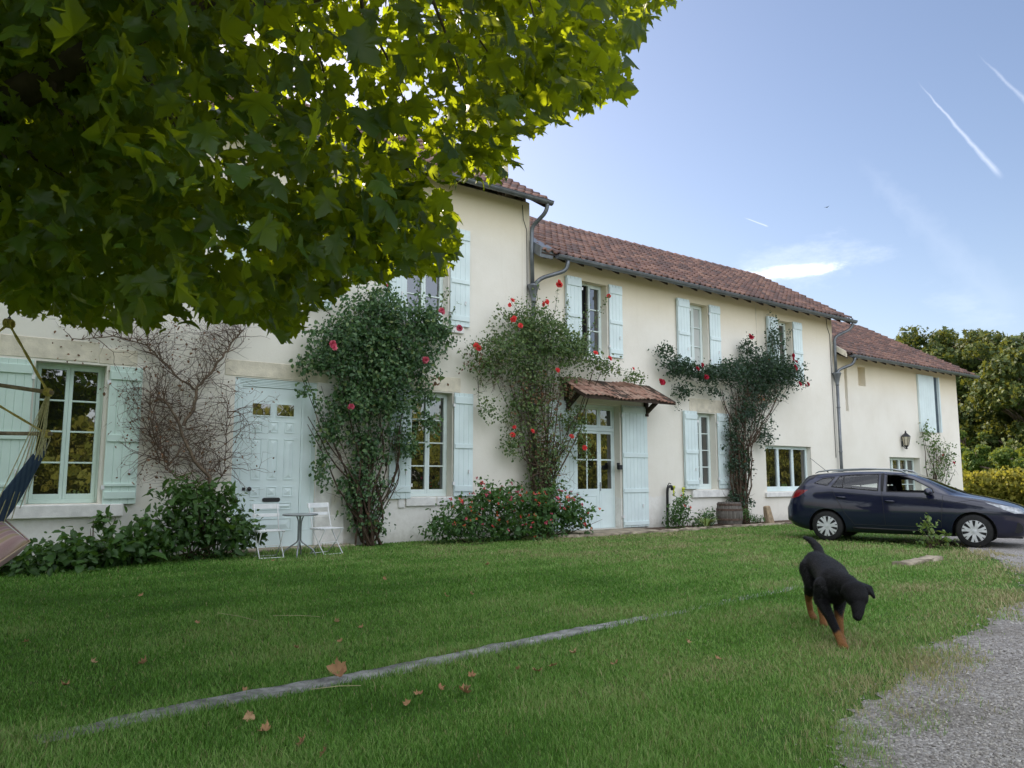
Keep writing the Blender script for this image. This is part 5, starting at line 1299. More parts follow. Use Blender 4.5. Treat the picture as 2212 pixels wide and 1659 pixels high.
# ------------------------------------------------------------------ hanging chair on a chain from the plane tree
M_ROPE = mat_flat('yellow_rope', (0.66, 0.53, 0.17), 0.85, 0.15, 0.25, 60.0, 0.4, 150.0)
M_CORD = mat_flat('pale_cord', (0.66, 0.60, 0.36), 0.85, 0.15, 0.2, 60.0)
M_POLE = mat_flat('stick_wood', (0.40, 0.31, 0.23), 0.8, 0.2, 0.3, 20.0, 0.3, 60.0)
def mat_cloth(name, a, b, axis=0, scale=30.0, c=None):
    m, t, o = newmat(name)
    pos = t.n('ShaderNodeTexCoord').outputs['Object']
    wv = t.n('ShaderNodeTexWave'); wv.bands_direction = 'XYZ'[axis]; wv.inputs['Scale'].default_value = scale; wv.inputs['Distortion'].default_value = .6; t.put(wv.inputs['Vector'], pos)
    n = t.noise(pos, 220.0, 2.0)
    stops = [(0.15, a), (0.55, b)] + ([(0.85, c)] if c else [])
    base = t.ramp(wv.outputs['Fac'], stops)
    pbsdf(t, o, base, 0.9, 0.1, t.bump(n, 0.4, 0.004))
    return m
M_BLUE = mat_cloth('blue_cloth', (0.055, 0.082, 0.145), (0.075, 0.11, 0.18), 0, 9.0)
M_PINK = mat_cloth('pink_stripe_cloth', (0.58, 0.37, 0.38), (0.72, 0.51, 0.51), 0, 5.0, (0.60, 0.45, 0.32))
HC = np.array([.36, -7.24, 2.56])
hc = empty('hanging_chair', tuple(HC)); tag(hc, 'hanging chair of blue cloth on wooden bars and yellow ropes', 'hanging chair')
bd_ = unit(np.array([.29, -.22, -.055])); bc = np.array([.31, -7.33, 2.06])
b1r, b1l = np.array([.63, -7.57, 2.0]), np.array([-.03, -7.07, 2.12]); b2r, b2l = np.array([.66, -7.35, 1.69]), np.array([.02, -6.87, 1.70])
def hbar(a, b, r=.016):
    mb = MB(); d = unit(b - a); mb.tube([a - d * .04, a + (b - a) * .3, a + (b - a) * .7, b + d * .04], [r * 1.05, r, r * .95, r], 8)
    shift(mb, HC); mb.build('spreader_bar', M_POLE, hc, smooth=True)
hbar(b1l, b1r); hbar(b2l, b2r)
def rope(pts, r=.011):
    mb = MB(); pts = [np.array(p, float) for p in pts]; L = []
    for i in range(len(pts) - 1):
        for k in range(14): L.append(pts[i] + (pts[i + 1] - pts[i]) * k / 14)
    L.append(pts[-1])
    for ph in (0, pi):   # two strands twisted round each other
        mb.tube([p + np.array([cos(i * .9 + ph), sin(i * .9 + ph), 0]) * r * .42 for i, p in enumerate(L)], r * .72, 5)
    shift(mb, HC); mb.build('rope', M_ROPE, hc, smooth=True)
rope([HC, b1r]); rope([HC, b1l]); rope([b1l + np.array([.02, 0, .02]), b2r])
def knot(p, r, n=3):
    mb = MB()
    for k in range(n):
        o = bd_ * (k - (n - 1) / 2) * .016; u = np.array([0, 0, 1.0]); v = np.cross(bd_, u)
        mb.tube([p + o + (u * cos(a) + v * sin(a)) * r for a in np.linspace(0, 2 * pi, 13)], .009, 5)
    shift(mb, HC); mb.build('knot', M_ROPE, hc, smooth=True)
for p in (b1r, b1l, b2r, b2l): knot(p - bd_ * .0, .026)
knot(HC, .03, 4)
mb = MB()  # chain links
for k in range(18):
    z = HC[2] + .03 + k * .034; pl = k % 2
    pts = [(HC[0] + (0 if pl else .011 * sin(a)), HC[1] + (.011 * sin(a) if pl else 0), z + .023 * cos(a)) for a in np.linspace(0, 2 * pi, 11)]
    mb.tube(pts, .0042, 5, cap=False)
shift(mb, HC); mb.build('chain', M_BLACK, hc, smooth=True)
# cloth sling
nu, nv = 46, 22; vs = []; fs = []; side = np.array([.795, -.603, 0]); dep_ = np.array([.603, .795, 0])
sc = np.array([.20, -7.17, 0])
for i in range(nu + 1):
    u = -1 + 2 * i / nu
    for j in range(nv + 1):
        v = -1 + 2 * j / nv
        g = abs(u)
        hwd = .30 * (1 - .62 * g ** 2.2)
        z = .80 + .70 * g ** 1.55 + .40 * max(0, v) ** 1.6 * (1 - .75 * g * g) + .025 * sin(v * 13 + 2 * g) * g
        p = sc + side * (.49 * u * (1 - .04 * v)) + dep_ * (v * hwd + .06) ; vs.append((p[0] - HC[0], p[1] - HC[1], z - HC[2]))
for i in range(nu):
    for j in range(nv): a = i * (nv + 1) + j; fs.append((a, a + 1, a + nv + 2, a + nv + 1))
mb = MB(); mb.add(vs, fs); o = mb.build('cloth_seat', M_BLUE, hc, smooth=True); sm = o.modifiers.new('thick', 'SOLIDIFY'); sm.thickness = .012
mb = MB()
for s_, (e1, e2) in ((1, (b1r, b2r)), (-1, (b1l, b2l))):
    for j in range(0, 23, 2):
        v = -1 + 2 * j / nv; i = nu if s_ > 0 else 0
        q = np.array(vs[i * (nv + 1) + j]) + HC
        e = e1 if v < .1 else e2; md = (e + q) / 2 + rng.normal(size=3) * .008 + side * s_ * .01
        mb.tube([e + rng.normal(size=3) * .008, md, q], .0035, 4, cap=False)
        if j % 4 == 0:
            q2 = np.array(vs[(i - s_ * 12) * (nv + 1) + min(nv, j)]) + HC; q2[2] -= .02
            mb.tube([e, (e + q2) / 2 + side * s_ * .03, q2 + side * s_ * .05], .0035, 4, cap=False)
shift(mb, HC); mb.build('cord', M_CORD, hc, smooth=True)
# cushion lying in it
cu = empty('cushion', (.30, -7.215, .85)); tag(cu, 'pink striped cushion lying in the blue hanging chair', 'cushion')
vs = []; fs = []; n = 24
for sgn in (1, -1):
    for i in range(n + 1):
        for j in range(n + 1):
            u = -1 + 2 * i / n; v = -1 + 2 * j / n
            bul = ((1 - u ** 4) * (1 - v ** 4)) ** .55; pin = 1 - .10 * (1 - abs(u)) * abs(v) ** 3 * 0 - .07 * (u * u * (1 - v * v) * 0)
            ex = .29 * u * (1 - .08 * (1 - v * v) * abs(u) ** 6); ey = .22 * v * (1 - .08 * (1 - u * u) * abs(v) ** 6)
            vs.append((ex, ey, sgn * .135 * bul))
m1 = (n + 1) ** 2
for k in (0, m1):
    for i in range(n):
        for j in range(n): a = k + i * (n + 1) + j; fs.append((a, a + 1, a + n + 2, a + n + 1))
mb = MB(); mb.add(vs, fs); o = mb.build('cushion_cover', M_PINK, cu, smooth=True)
bm = bmesh.new(); bm.from_mesh(o.data); bmesh.ops.remove_doubles(bm, verts=bm.verts, dist=.0008); bmesh.ops.recalc_face_normals(bm, faces=bm.faces); bm.to_mesh(o.data); bm.free()
mb = MB(); pp = [(.29 * a, .22 * b, 0) for a, b in ((-1, -1), (0, -1), (1, -1), (1, 0), (1, 1), (0, 1), (-1, 1), (-1, 0), (-1, -1))]; pp = [(x * (.985 if abs(x) > .28 and abs(y) < .2 else 1), y, z) for x, y, z in pp]
mb.tube(pp, .007, 6); mb.build('piping', M_PINK, cu, smooth=True)
cu.rotation_euler = (Matrix.Rotation(radians(-37), 3, 'Z') @ Matrix.Rotation(radians(48), 3, 'X') @ Matrix.Rotation(radians(-35), 3, 'Z')).to_euler()

# ------------------------------------------------------------------ fallen leaves and straws on the lawn
M_FALL = mat_leaf('fallen_leaf', [(0.25, 0.135, 0.07), (0.40, 0.24, 0.13), (0.54, 0.38, 0.23), (0.34, 0.17, 0.09)], (0.45, 0.25, 0.1), 0.15, 0.8, 0.15)
def fallen(seed):
    r_ = np.random.default_rng(seed); tv = np.array(PLANE_T, float); cu_ = 1.2 + r_.random() * 1.4
    x, y = tv[:, 0].copy(), tv[:, 1] - .45
    z = cu_ * .55 * x * x + .35 * cu_ * y * y + .06 * np.sin(8 * x + 7 * y + seed); x = x * (1 - .22 * cu_ * abs(x)); y = y * (1 - .15 * cu_ * abs(y))
    o = np_mesh('fallen_leaf', np.c_[x, y, z + .02], PLANE_F, M_FALL, None, np.full(len(x), r_.random()), True); return o
fall0 = [fallen(s) for s in range(5)]
LG = 'dry leaves scattered on the lawn'
spots = []
for (px, py, big) in [(365, 1055, 0), (725, 1457, 2), (740, 1478, 1.2), (425, 1352, 0), (528, 1502, 0), (200, 1440, 0), (310, 1442, .6), (1000, 1505, .8), (780, 1362, 0), (735, 1393, 0), (540, 1560, .5), (575, 1590, .5), (1020, 1470, .2), (1160, 1460, .4), (1195, 1448, .3), (1240, 1420, .3), (1120, 1455, 0), (640, 1408, 0), (1330, 1443, .2), (1550, 1431, 0), (1485, 1395, 0), (830, 1255, .2), (950, 1495, 0), (905, 1510, .2), (880, 1530, 0), (1010, 1498, 0), (140, 1490, .1), (55, 1395, 0), (655, 1615, .3), (700, 1640, .2)]:
    a = (px - 1106) / 1661; b = -(py - 829.5) / 1661; fw = cos(PITCH) - b * sin(PITCH); up = sin(PITCH) + b * cos(PITCH)
    if up > -.02: continue
    t_ = -1.35 / up; p = CAM + t_ * (fw * Fh + a * Rh); spots.append((p[0], p[1], .050 + .042 * big))
for k in range(6):
    d = 4.2 + 9 * rng.random(); a = YAW + radians(30) * (1.2 * rng.random() - .1)
    spots.append((CAM[0] + d * cos(a), CAM[1] + d * sin(a), .05 + .03 * rng.random()))
for i, (x, y, s) in enumerate(spots):
    if y > -.5 or y < -13.4: continue
    b0 = fall0[i % 5]
    o = b0 if i < 5 else b0.copy()
    if i >= 5: COL.objects.link(o)
    o.location = (x, y, .028); o.scale = (s, s, s); o.rotation_euler = (random.gauss(0, .5), random.gauss(0, .5), random.random() * 6.3)
    if i == 1: o.location = (x, y, .055); tag(o, 'largest curled tan leaf lying on the concrete kerb', 'leaf', LG)
    else: tag(o, 'small dry brown leaf fallen on the lawn', 'leaf', LG)
M_STRAW = mat_flat('straw', (0.42, 0.38, 0.22), 0.8, 0.2, 0.15)
for (p, q, lab) in (((470, 1322), (558, 1340), 'short straight pale straw on the lawn nearest the hanging chair'), ((590, 1328), (690, 1330), 'thin pale straw lying farthest from the kerb on the lawn'), ((672, 1486), (780, 1478), 'bent pale straw lying along the kerb below the curled leaf')):
    E_ = []
    for px, py in (p, q):
        a = (px - 1106) / 1661; b = -(py - 829.5) / 1661; fw = cos(PITCH) - b * sin(PITCH); up = sin(PITCH) + b * cos(PITCH); p3 = CAM + (-1.30 / up) * (fw * Fh + a * Rh); p3[2] = .042; E_.append(p3)
    mb = MB(); mb.tube(wander(E_[0], E_[1], 6, .02) if False else [E_[0], (E_[0] + E_[1]) / 2 + np.array([.03, .02, .0]), E_[1]], .0022, 5); o = mb.build('straw', M_STRAW); tag(o, lab, 'straw', 'straws on the lawn')

# ------------------------------------------------------------------ dark blue estate car
def mat_carpaint():
    m, t, o = newmat('navy_car_paint')
    pos = t.n('ShaderNodeTexCoord').outputs['Object']
    n = t.noise(pos, 2.5, 5.0, 0.6); d = t.noise(pos, 60.0, 4.0)
    base = t.mix(t.math('MULTIPLY', t.sstep(n, 0.4, 0.7), 0.25), (0.0025, 0.0045, 0.024), (0.005, 0.008, 0.030))
    xyz = t.n('ShaderNodeSeparateXYZ'); _lk(t.nt, pos, xyz.inputs[0])
    dust = t.math('MULTIPLY', t.math('SUBTRACT', 1.0, t.sstep(xyz.outputs[2], 0.15, 0.55)), t.math('MULTIPLY_ADD', d, 0.25, 0.0))
    base = t.mix(dust, base, (0.045, 0.042, 0.036))
    b = pbsdf(t, o, base, 0.32, 0.25, None, 0.0)
    b.inputs['Coat Weight'].default_value = 1.0; b.inputs['Coat Roughness'].default_value = 0.035
    t.put(b.inputs['Roughness'], t.math('MULTIPLY_ADD', n, 0.15, 0.26))
    return m
M_CAR = mat_carpaint()
def mat_carglass():
    m, t, o = newmat('car_glass')
    tr = t.n('ShaderNodeBsdfTransparent'); t.put(tr.inputs[0], (0.86, 0.90, 0.90))
    gl = t.n('ShaderNodeBsdfGlossy'); gl.inputs['Roughness'].default_value = .01
    fr = t.n('ShaderNodeFresnel'); fr.inputs['IOR'].default_value = 1.75
    mx = t.n('ShaderNodeMixShader'); _lk(t.nt, fr.outputs[0], mx.inputs[0]); _lk(t.nt, tr.outputs[0], mx.inputs[1]); _lk(t.nt, gl.outputs[0], mx.inputs[2])
    _lk(t.nt, mx.outputs[0], o.inputs[0])
    return m
M_CGLASS = mat_carglass()
M_RUBBER = mat_flat('tyre_rubber', (0.022, 0.022, 0.022), 0.85, 0.2, 0.2, 20.0, 0.2)
M_RIM = mat_flat('silver_hubcap', (0.62, 0.63, 0.65), 0.32, 0.5, 0.08, 20.0, metal=0.4)
M_TRIM = mat_flat('black_trim', (0.012, 0.012, 0.014), 0.5, 0.4, 0.1)
M_CABIN = mat_flat('cabin_cloth', (0.030, 0.028, 0.028), 0.9, 0.1, 0.15)
M_HEADL = mat_flat('headlight_glass', (0.30, 0.32, 0.34), 0.08, 0.8, 0.35, 16.0, metal=0.25)
M_TAILL = mat_flat('tail_light_red', (0.16, 0.006, 0.010), 0.08, 0.8, 0.15)
ST = np.array([  # x, bottom, half width, belt z, belt half width, roof edge z, roof half width, top z
    (2.235, .34, .50, .56, .46, .60, .36, .62), (2.19, .25, .62, .66, .56, .71, .45, .73), (2.08, .21, .74, .735, .66, .78, .52, .81), (1.85, .19, .84, .82, .745, .855, .57, .89), (1.55, .19, .885, .895, .79, .925, .60, .96),
    (1.25, .19, .90, .945, .81, .975, .63, 1.02), (1.02, .19, .905, .975, .82, 1.02, .69, 1.10), (.82, .19, .905, .995, .825, 1.11, .70, 1.19), (.55, .19, .905, 1.015, .83, 1.245, .675, 1.32), (.30, .19, .905, 1.03, .83, 1.355, .645, 1.42), (.08, .19, .905, 1.04, .83, 1.41, .62, 1.46),
    (-.35, .19, .905, 1.055, .83, 1.432, .61, 1.485), (-.85, .19, .905, 1.085, .83, 1.425, .60, 1.482), (-1.30, .19, .905, 1.125, .825, 1.40, .59, 1.465), (-1.65, .20, .90, 1.16, .80, 1.37, .575, 1.44), (-1.90, .22, .885, 1.15, .765, 1.315, .555, 1.405), (-2.05, .25, .865, 1.10, .735, 1.20, .54, 1.27), (-2.18, .28, .83, 1.02, .70, 1.06, .52, 1.09), (-2.30, .34, .77, .86, .65, .90, .49, .92), (-2.36, .42, .68, .68, .58, .71, .44, .72)])
xs_ = np.linspace(2.235, -2.215, 150); ST[:, 0] = np.where(ST[:, 0] < -1.35, -1.35 + (ST[:, 0] + 1.35) * .86, ST[:, 0]); srt = np.argsort(ST[:, 0])
TB = np.stack([np.interp(xs_, ST[srt, 0], ST[srt, k]) for k in range(8)], 1)
ker_ = np.array([1, 4, 6, 4, 1]) / 16.0
for k in range(1, 8):
    pad = np.r_[[TB[0, k]] * 2, TB[:, k], [TB[-1, k]] * 2]; TB[:, k] = np.convolve(pad, ker_, 'valid')
def section(r):
    x, zb, w_, zl, wl, ze, wr, zt = r
    P = [(0, zb), (.74 * w_, zb), (.93 * w_, zb + .07), (.985 * w_, min(.42, zl * .62)), (w_, min(.62, zl * .80)), (.985 * w_, .62 + (zl - .62) * .62 if zl > .64 else zl * .92), (wl + .02, zl), ((wl + wr) / 2 + .035, (zl + ze) / 2), (wr, ze), (.70 * wr, ze + (zt - ze) * .72), (0, zt)]
    P = np.array(P); Q = []
    for i in range(len(P) - 1):
        p0 = P[max(i - 1, 0)]; p1 = P[i]; p2 = P[i + 1]; p3 = P[min(i + 2, len(P) - 1)]
        for k in range(4):
            t_ = k / 4; Q.append(.5 * ((2 * p1) + (-p0 + p2) * t_ + (2 * p0 - 5 * p1 + 4 * p2 - p3) * t_ ** 2 + (-p0 + 3 * p1 - 3 * p2 + p3) * t_ ** 3))
    Q.append(P[-1]); return np.array(Q)
SEC = [section(r) for r in TB]; ns = len(SEC[0])
def side_y(x, z):
    i = int(np.argmin(np.abs(TB[:, 0] - x))); s = SEC[i][5:36]
    return float(np.interp(z, s[:, 1], s[:, 0]))
car = empty('parked_car', (16.50, -6.12, 0), atan2(-.957, .29)); tag(car, 'dark blue estate car parked on the grass before the far wing', 'car')
bm = bmesh.new(); grid = []
for r, s in zip(TB, SEC):
    row = [bm.verts.new((r[0], -p[0], p[1])) for p in s] + [bm.verts.new((r[0], p[0], p[1])) for p in s[-2:0:-1]]
    grid.append(row)
m_ = len(grid[0])
for i in range(len(grid) - 1):
    for k in range(m_): bm.faces.new((grid[i][k], grid[i][(k + 1) % m_], grid[i + 1][(k + 1) % m_], grid[i + 1][k]))
bm.faces.new(grid[0][::-1]); bm.faces.new(grid[-1])
bmesh.ops.recalc_face_normals(bm, faces=bm.faces)
def cut(bm, poly, test, plane='xz'):
    poly = np.array(poly, float); c = poly.mean(0); lo, hi = poly.min(0) - .05, poly.max(0) + .05; ia = 0; ib = 2 if plane == 'xz' else 1
    for i in range(len(poly)):
        a, b = poly[i], poly[(i + 1) % len(poly)]; n = np.array([-(b - a)[1], (b - a)[0]]); n = n / np.linalg.norm(n)
        fs = []
        for f in bm.faces:
            ce = f.calc_center_median()
            if lo[0] < ce[ia] < hi[0] and lo[1] < ce[ib] < hi[1] and test(ce): fs.append(f)
        geom = list(fs) + list({e for f in fs for e in f.edges}) + list({v for f in fs for v in f.verts})
        co = [0, 0, 0]; no = [0, 0, 0]; co[ia], co[ib] = a; no[ia], no[ib] = n
        bmesh.ops.bisect_plane(bm, geom=geom, plane_co=co, plane_no=no, dist=1e-5)
    out = []
    for f in bm.faces:
        ce = f.calc_center_median()
        if not test(ce): continue
        p = np.array([ce[ia], ce[ib]]); s = [np.cross(poly[(i + 1) % len(poly)] - poly[i], p - poly[i]) for i in range(len(poly))]
        if min(s) > -1e-9 or max(s) < 1e-9: out.append(f)
    return out
def take(bm, faces, name, mat, parent, off=0.0):
    mb = MB(); idx = {}
    for f in faces:
        ii = []
        for v in f.verts:
            if v.index < 0 or v not in idx: idx[v] = len(mb.v); mb.v.append(tuple(v.co + v.normal * off))
            ii.append(idx[v])
        mb.f.append(tuple(ii)); mb.mi.append(0)
    bmesh.ops.delete(bm, geom=faces, context='FACES')
    return mb.build(name, mat, parent, smooth=True, fix=False) if mb.f else None
bm.normal_update()
pieces = []
FW = [(-.16, 1.055), (-.165, 1.395), (.06, 1.385), (.33, 1.30), (.66, 1.115), (.70, 1.045)]
RW = [(-.33, 1.07), (-.33, 1.405), (-.90, 1.39), (-1.10, 1.36), (-1.24, 1.145)]
QW = [(-1.33, 1.17), (-1.20, 1.345), (-1.45, 1.315), (-1.60, 1.22)]
HL = [(1.56, .868), (2.10, .765), (2.20, .665), (2.02, .665)]
TL = [(-1.72, 1.075), (-1.92, .935), (-2.22, .84), (-2.15, .98), (-1.96, 1.075)]
DF = [(.85, .985), (.80, .37), (-.20, .37), (-.245, 1.03)]; DR = [(-.255, 1.03), (-.21, .37), (-.80, .37), (-.98, .60), (-1.24, 1.10)]
ARC = [(.372 * cos(a), .372 * sin(a)) for a in np.linspace(0, 2 * pi, 27)[:-1]]
for s in (-1, 1):
    for cx_ in (1.35, -1.35):
        tst = lambda ce, s=s: ce[1] * s > .50 and ce[2] < .78
        bmesh.ops.delete(bm, geom=cut(bm, [(cx_ + a, .315 + b) for a, b in ARC], tst), context='FACES')
    up = lambda ce, s=s: ce[1] * s > .50
    for poly, nm, mt in ((FW, 'side_window', M_CGLASS), (RW, 'side_window', M_CGLASS), (QW, 'side_window', M_CGLASS), (HL, 'headlight', M_HEADL), (TL, 'tail_light', M_TAILL)):
        t2 = up if nm == 'side_window' else (lambda ce, s=s: ce[1] * s > .36)
        fs = cut(bm, poly, t2)
        if poly is FW and s == -1: bmesh.ops.delete(bm, geom=fs, context='FACES'); continue     # this window is wound down
        pieces.append(take(bm, fs, nm, mt, car, .0))
    for poly in (DF, DR):
        fs = cut(bm, poly, lambda ce, s=s: ce[1] * s > .60); d = take(bm, fs, 'door', M_CAR, car); pieces.append(d)
        hx = -.10 if poly is DF else -1.03; hz = .86 if poly is DF else .925; y = side_y(hx, hz)
        mb = MB(); mb.tube([(hx - .10, s * (y + .0), hz), (hx - .07, s * (y + .028), hz + .004), (hx + .06, s * (y + .028), hz), (hx + .09, s * y, hz - .004)], [.012, .016, .016, .012], 8); mb.build('handle', M_CAR, d, smooth=True)
ws = cut(bm, [(.36, -.555), (1.00, -.66), (1.20, -.40), (1.27, 0), (1.20, .40), (1.00, .66), (.36, .555)], lambda ce: ce[2] > .98, 'xy'); take(bm, ws, 'windscreen', M_CGLASS, car)
me = bpy.data.meshes.new('body'); bm.to_mesh(me); bm.free(); me.materials.append(M_CAR); me.polygons.foreach_set('use_smooth', [True] * len(me.polygons))
o = bpy.data.objects.new('body', me); COL.objects.link(o); o.parent = car
mb = MB(); tr = MB()
def on(s, pts, r, off=.001, n=5, dst=None):
    (dst or mb).tube([(x, s * (side_y(x, z) + off), z) for x, z in pts], r, n)
def dense(pts, k=8):
    return [tuple(np.array(pts[i]) + (np.array(pts[i + 1]) - np.array(pts[i])) * j / k) for i in range(len(pts) - 1) for j in range(k)] + [pts[-1]]
for s in (-1, 1):
    on(s, dense([(.86, 1.0), (.85, .98), (.80, .37), (-.205, .37)]), .0045); on(s, dense([(-.25, 1.40), (-.25, 1.03), (-.205, .37)]), .0045); on(s, dense([(-.205, .37), (-.80, .37), (-.98, .60), (-1.24, 1.10)]), .0045)
    on(s, dense(FW + [FW[0]]), .011, .0); on(s, dense(RW + [RW[0]]), .011, .0); on(s, dense(QW + [QW[0]]), .010, .0); on(s, dense([(-.245, 1.05), (-.245, 1.40)]), .045, -.03); on(s, dense([(-1.02, 1.13), (-1.0, 1.37)]), .011, .0)
    on(s, dense([(1.06, .86), (1.36, .905), (1.56, .868)]), .003)
    q = MB(); q.lathe([(.095, -.02), (.10, 0), (.07, .01), (.0, -.01)], (2.045, s * (side_y(2.045, .40) - .005), .40), 18, 'y'); q.build('fog_light', M_TRIM, car)
    q = MB(); on(s, dense([(-.84, .30), (0, .29), (.86, .29)]), .035, -.025, 6, q); q.build('sill_strip', M_TRIM, car, smooth=True)
q = MB(); q.box(2.02, 2.20, -.42, .42, .30, .46); q.build('grille', M_TRIM, car, bevel=.01)
q = MB(); q.hull8([(1.0, -.55, .19), (2.1, -.55, .19), (2.1, .55, .19), (1.0, .55, .19)], [(1.0, -.55, .24), (2.1, -.55, .26), (2.1, .55, .26), (1.0, .55, .24)]); q.build('underbody', M_TRIM, car)
q = MB(); q.tube([(-1.5, 0, 1.46), (-1.56, 0, 1.50), (-1.88, 0, 1.78)], [.014, .006, .004], 6); q.build('antenna', M_TRIM, car)
q = MB(); q.tube([(1.20, -.35, 1.04), (1.05, -.1, 1.085), (.95, .25, 1.13)], .008, 5); q.build('wiper', M_TRIM, car)
mb.build('seal', M_TRIM, car, smooth=False)
for s in (-1, 1):
    r_ = MB(); r_.tube([(.22, s * .63, 1.40), (.10, s * .635, 1.475), (-.05, s * .63, 1.505), (-.6, s * .62, 1.525), (-1.3, s * .60, 1.50), (-1.55, s * .595, 1.465), (-1.62, s * .59, 1.43)], [.010, .022, .018, .016, .016, .014, .008], 8); r_.build('roof_rail', M_GREYMETAL, car, smooth=True)
    r_ = MB(); r_.lathe([(.0, -.10), (.05, -.09), (.085, -.04), (.09, .02), (.075, .07), (.0, .085)], (.62, s * 1.0, 1.06), 16, 'y'); r_.v = [(.62 + (x - .62) * .85, y, 1.06 + (z - 1.06) * .85) for x, y, z in r_.v]; r_.tube([(.66, s * .84, 1.02), (.64, s * .95, 1.03)], .03, 8); r_.build('wing_mirror', M_CAR, car, smooth=True)
    for cx_ in (1.35, -1.35):
        y = s * .79
        w_ = MB(); w_.lathe([(.20, -.10), (.29, -.105), (.312, -.075), (.317, -.03), (.317, .03), (.312, .075), (.29, .105), (.20, .10)], (cx_, y, .317), 36, 'y'); wh = w_.build('wheel', M_RUBBER, car, smooth=True)
        rm = MB(); yo = y + s * .085
        rm.lathe([(.205, -.02), (.222, .0), (.226, .012), (.214, .016), (.20, .0)], (cx_, yo, .317), 36, 'y', cap=False)
        for k in range(7):
            a = 2 * pi * k / 7 + .2
            def pt(r, da, yy): return (cx_ + r * cos(a + da), yo + s * yy, .317 + r * sin(a + da))
            pl = [(.03, -1.0), (.03, 1.0), (.12, .30), (.208, .30), (.208, .07), (.15, .0), (.208, -.07), (.208, -.30), (.12, -.30)]
            rm.add([pt(r, d, .022 - .10 * (r - .12) ** 2 * 4) for r, d in pl] + [pt(r, d, -.02) for r, d in pl], [tuple(range(9))] + [(i, (i + 1) % 9, 9 + (i + 1) % 9, 9 + i) for i in range(9)])
        rm.lathe([(.0, -.0), (.05, .0), (.05, .026 * 1), (.0, .030)], (cx_, yo, .317), 18, 'y') if s > 0 else rm.lathe([(.0, .0), (.05, .0), (.05, -.026), (.0, -.030)], (cx_, yo, .317), 18, 'y')
        rm.build('rim', M_RIM, wh)
        dk = MB(); dk.lathe([(.0, -.01), (.205, -.01), (.205, .01), (.0, .01)], (cx_, y + s * .055, .317), 30, 'y'); dk.build('brake_disc', M_TRIM, wh)
        ww = MB(); n = 20; vs = [(cx_ + .375 * cos(a), s * yy, .315 + .375 * sin(a)) for yy in (.50, .885) for a in np.linspace(-.3, pi + .3, n)]
        ww.add(vs, [(i, i + 1, n + i + 1, n + i) for i in range(n - 1)] + [tuple(range(n))]); ww.build('wheel_well', M_TRIM, car)
cb = MB()
cb.box(-1.9, 1.0, -.74, .74, .40, .44); cb.hull8([(.72, -.74, .8), (1.15, -.74, .8), (1.15, .74, .8), (.72, .74, .8)], [(.78, -.72, 1.0), (1.05, -.72, 1.0), (1.05, .72, 1.0), (.78, .72, 1.0)]); cb.box(-1.9, -1.3, -.72, .72, .44, 1.0)
cb.build('dashboard', M_CABIN, car, bevel=.03)
for sx, sy, wd in ((.0, -.37, .24), (.0, .37, .24), (-.92, -.36, .3), (-.92, .36, .3)):
    q = MB(); q.hull8([(sx - .28, sy - wd, .95 - .2), (sx - .14, sy - wd, .75), (sx - .14, sy + wd, .75), (sx - .28, sy + wd, .75)], [(sx - .36, sy - wd * .82, 1.16), (sx - .24, sy - wd * .82, 1.16), (sx - .24, sy + wd * .82, 1.16), (sx - .36, sy + wd * .82, 1.16)])
    q.box(sx - .2, sx + .3, sy - wd, sy + wd, .55, .76)
    q.hull8([(sx - .37, sy - .13, 1.19), (sx - .27, sy - .13, 1.19), (sx - .27, sy + .13, 1.19), (sx - .37, sy + .13, 1.19)], [(sx - .36, sy - .11, 1.36), (sx - .29, sy - .11, 1.36), (sx - .29, sy + .11, 1.36), (sx - .36, sy + .11, 1.36)])
    q.tube([(sx - .32, sy - .05, 1.12), (sx - .32, sy - .05, 1.22)], .01, 5); q.tube([(sx - .32, sy + .05, 1.12), (sx - .32, sy + .05, 1.22)], .01, 5)
    q.build('seat', M_CABIN, car, bevel=.035, segs=2)
q = MB(); q.tube([(.52 + .06 * sin(a), .37 + .18 * cos(a), 1.0 + .17 * sin(a)) for a in np.linspace(0, 2 * pi, 25)], .014, 6); q.build('steering_wheel', M_TRIM, car, smooth=True)

# ------------------------------------------------------------------ black and tan dog
def D3(r, d, z):
    p = CAM + r * Rh + d * Fh; return Vector((p[0], p[1], z))
DB = D3(2.78, 6.95, 0)
dog = empty('dog', DB); tag(dog, 'black dog with tan legs walking across the lawn with lowered head', 'dog')
dbm = bmesh.new()
ico = bmesh.new(); bmesh.ops.create_icosphere(ico, subdivisions=3, radius=1.0); ICO = [v.co.copy() for v in ico.verts]; ico.free()
def caps(*sph):
    vs = []
    for (p, r) in sph:
        c = D3(*p) - DB; rr = r if isinstance(r, tuple) else (r, r, r)
        rr = tuple(q * (1.02 if p[2] > .24 else 1.0) for q in rr)
        vs += [dbm.verts.new(c + Vector(Rh) * (q.x * rr[0]) + Vector(Fh) * (q.y * rr[1]) + Vector((0, 0, q.z * rr[2]))) for q in ICO]
    res = bmesh.ops.convex_hull(dbm, input=vs, use_existing_faces=False)
    junk = [g for g in res['geom_interior'] if isinstance(g, bmesh.types.BMVert)]
    bmesh.ops.delete(dbm, geom=junk, context='VERTS')
def limb(*js):
    for a, b in zip(js[:-1], js[1:]): caps(a, b)
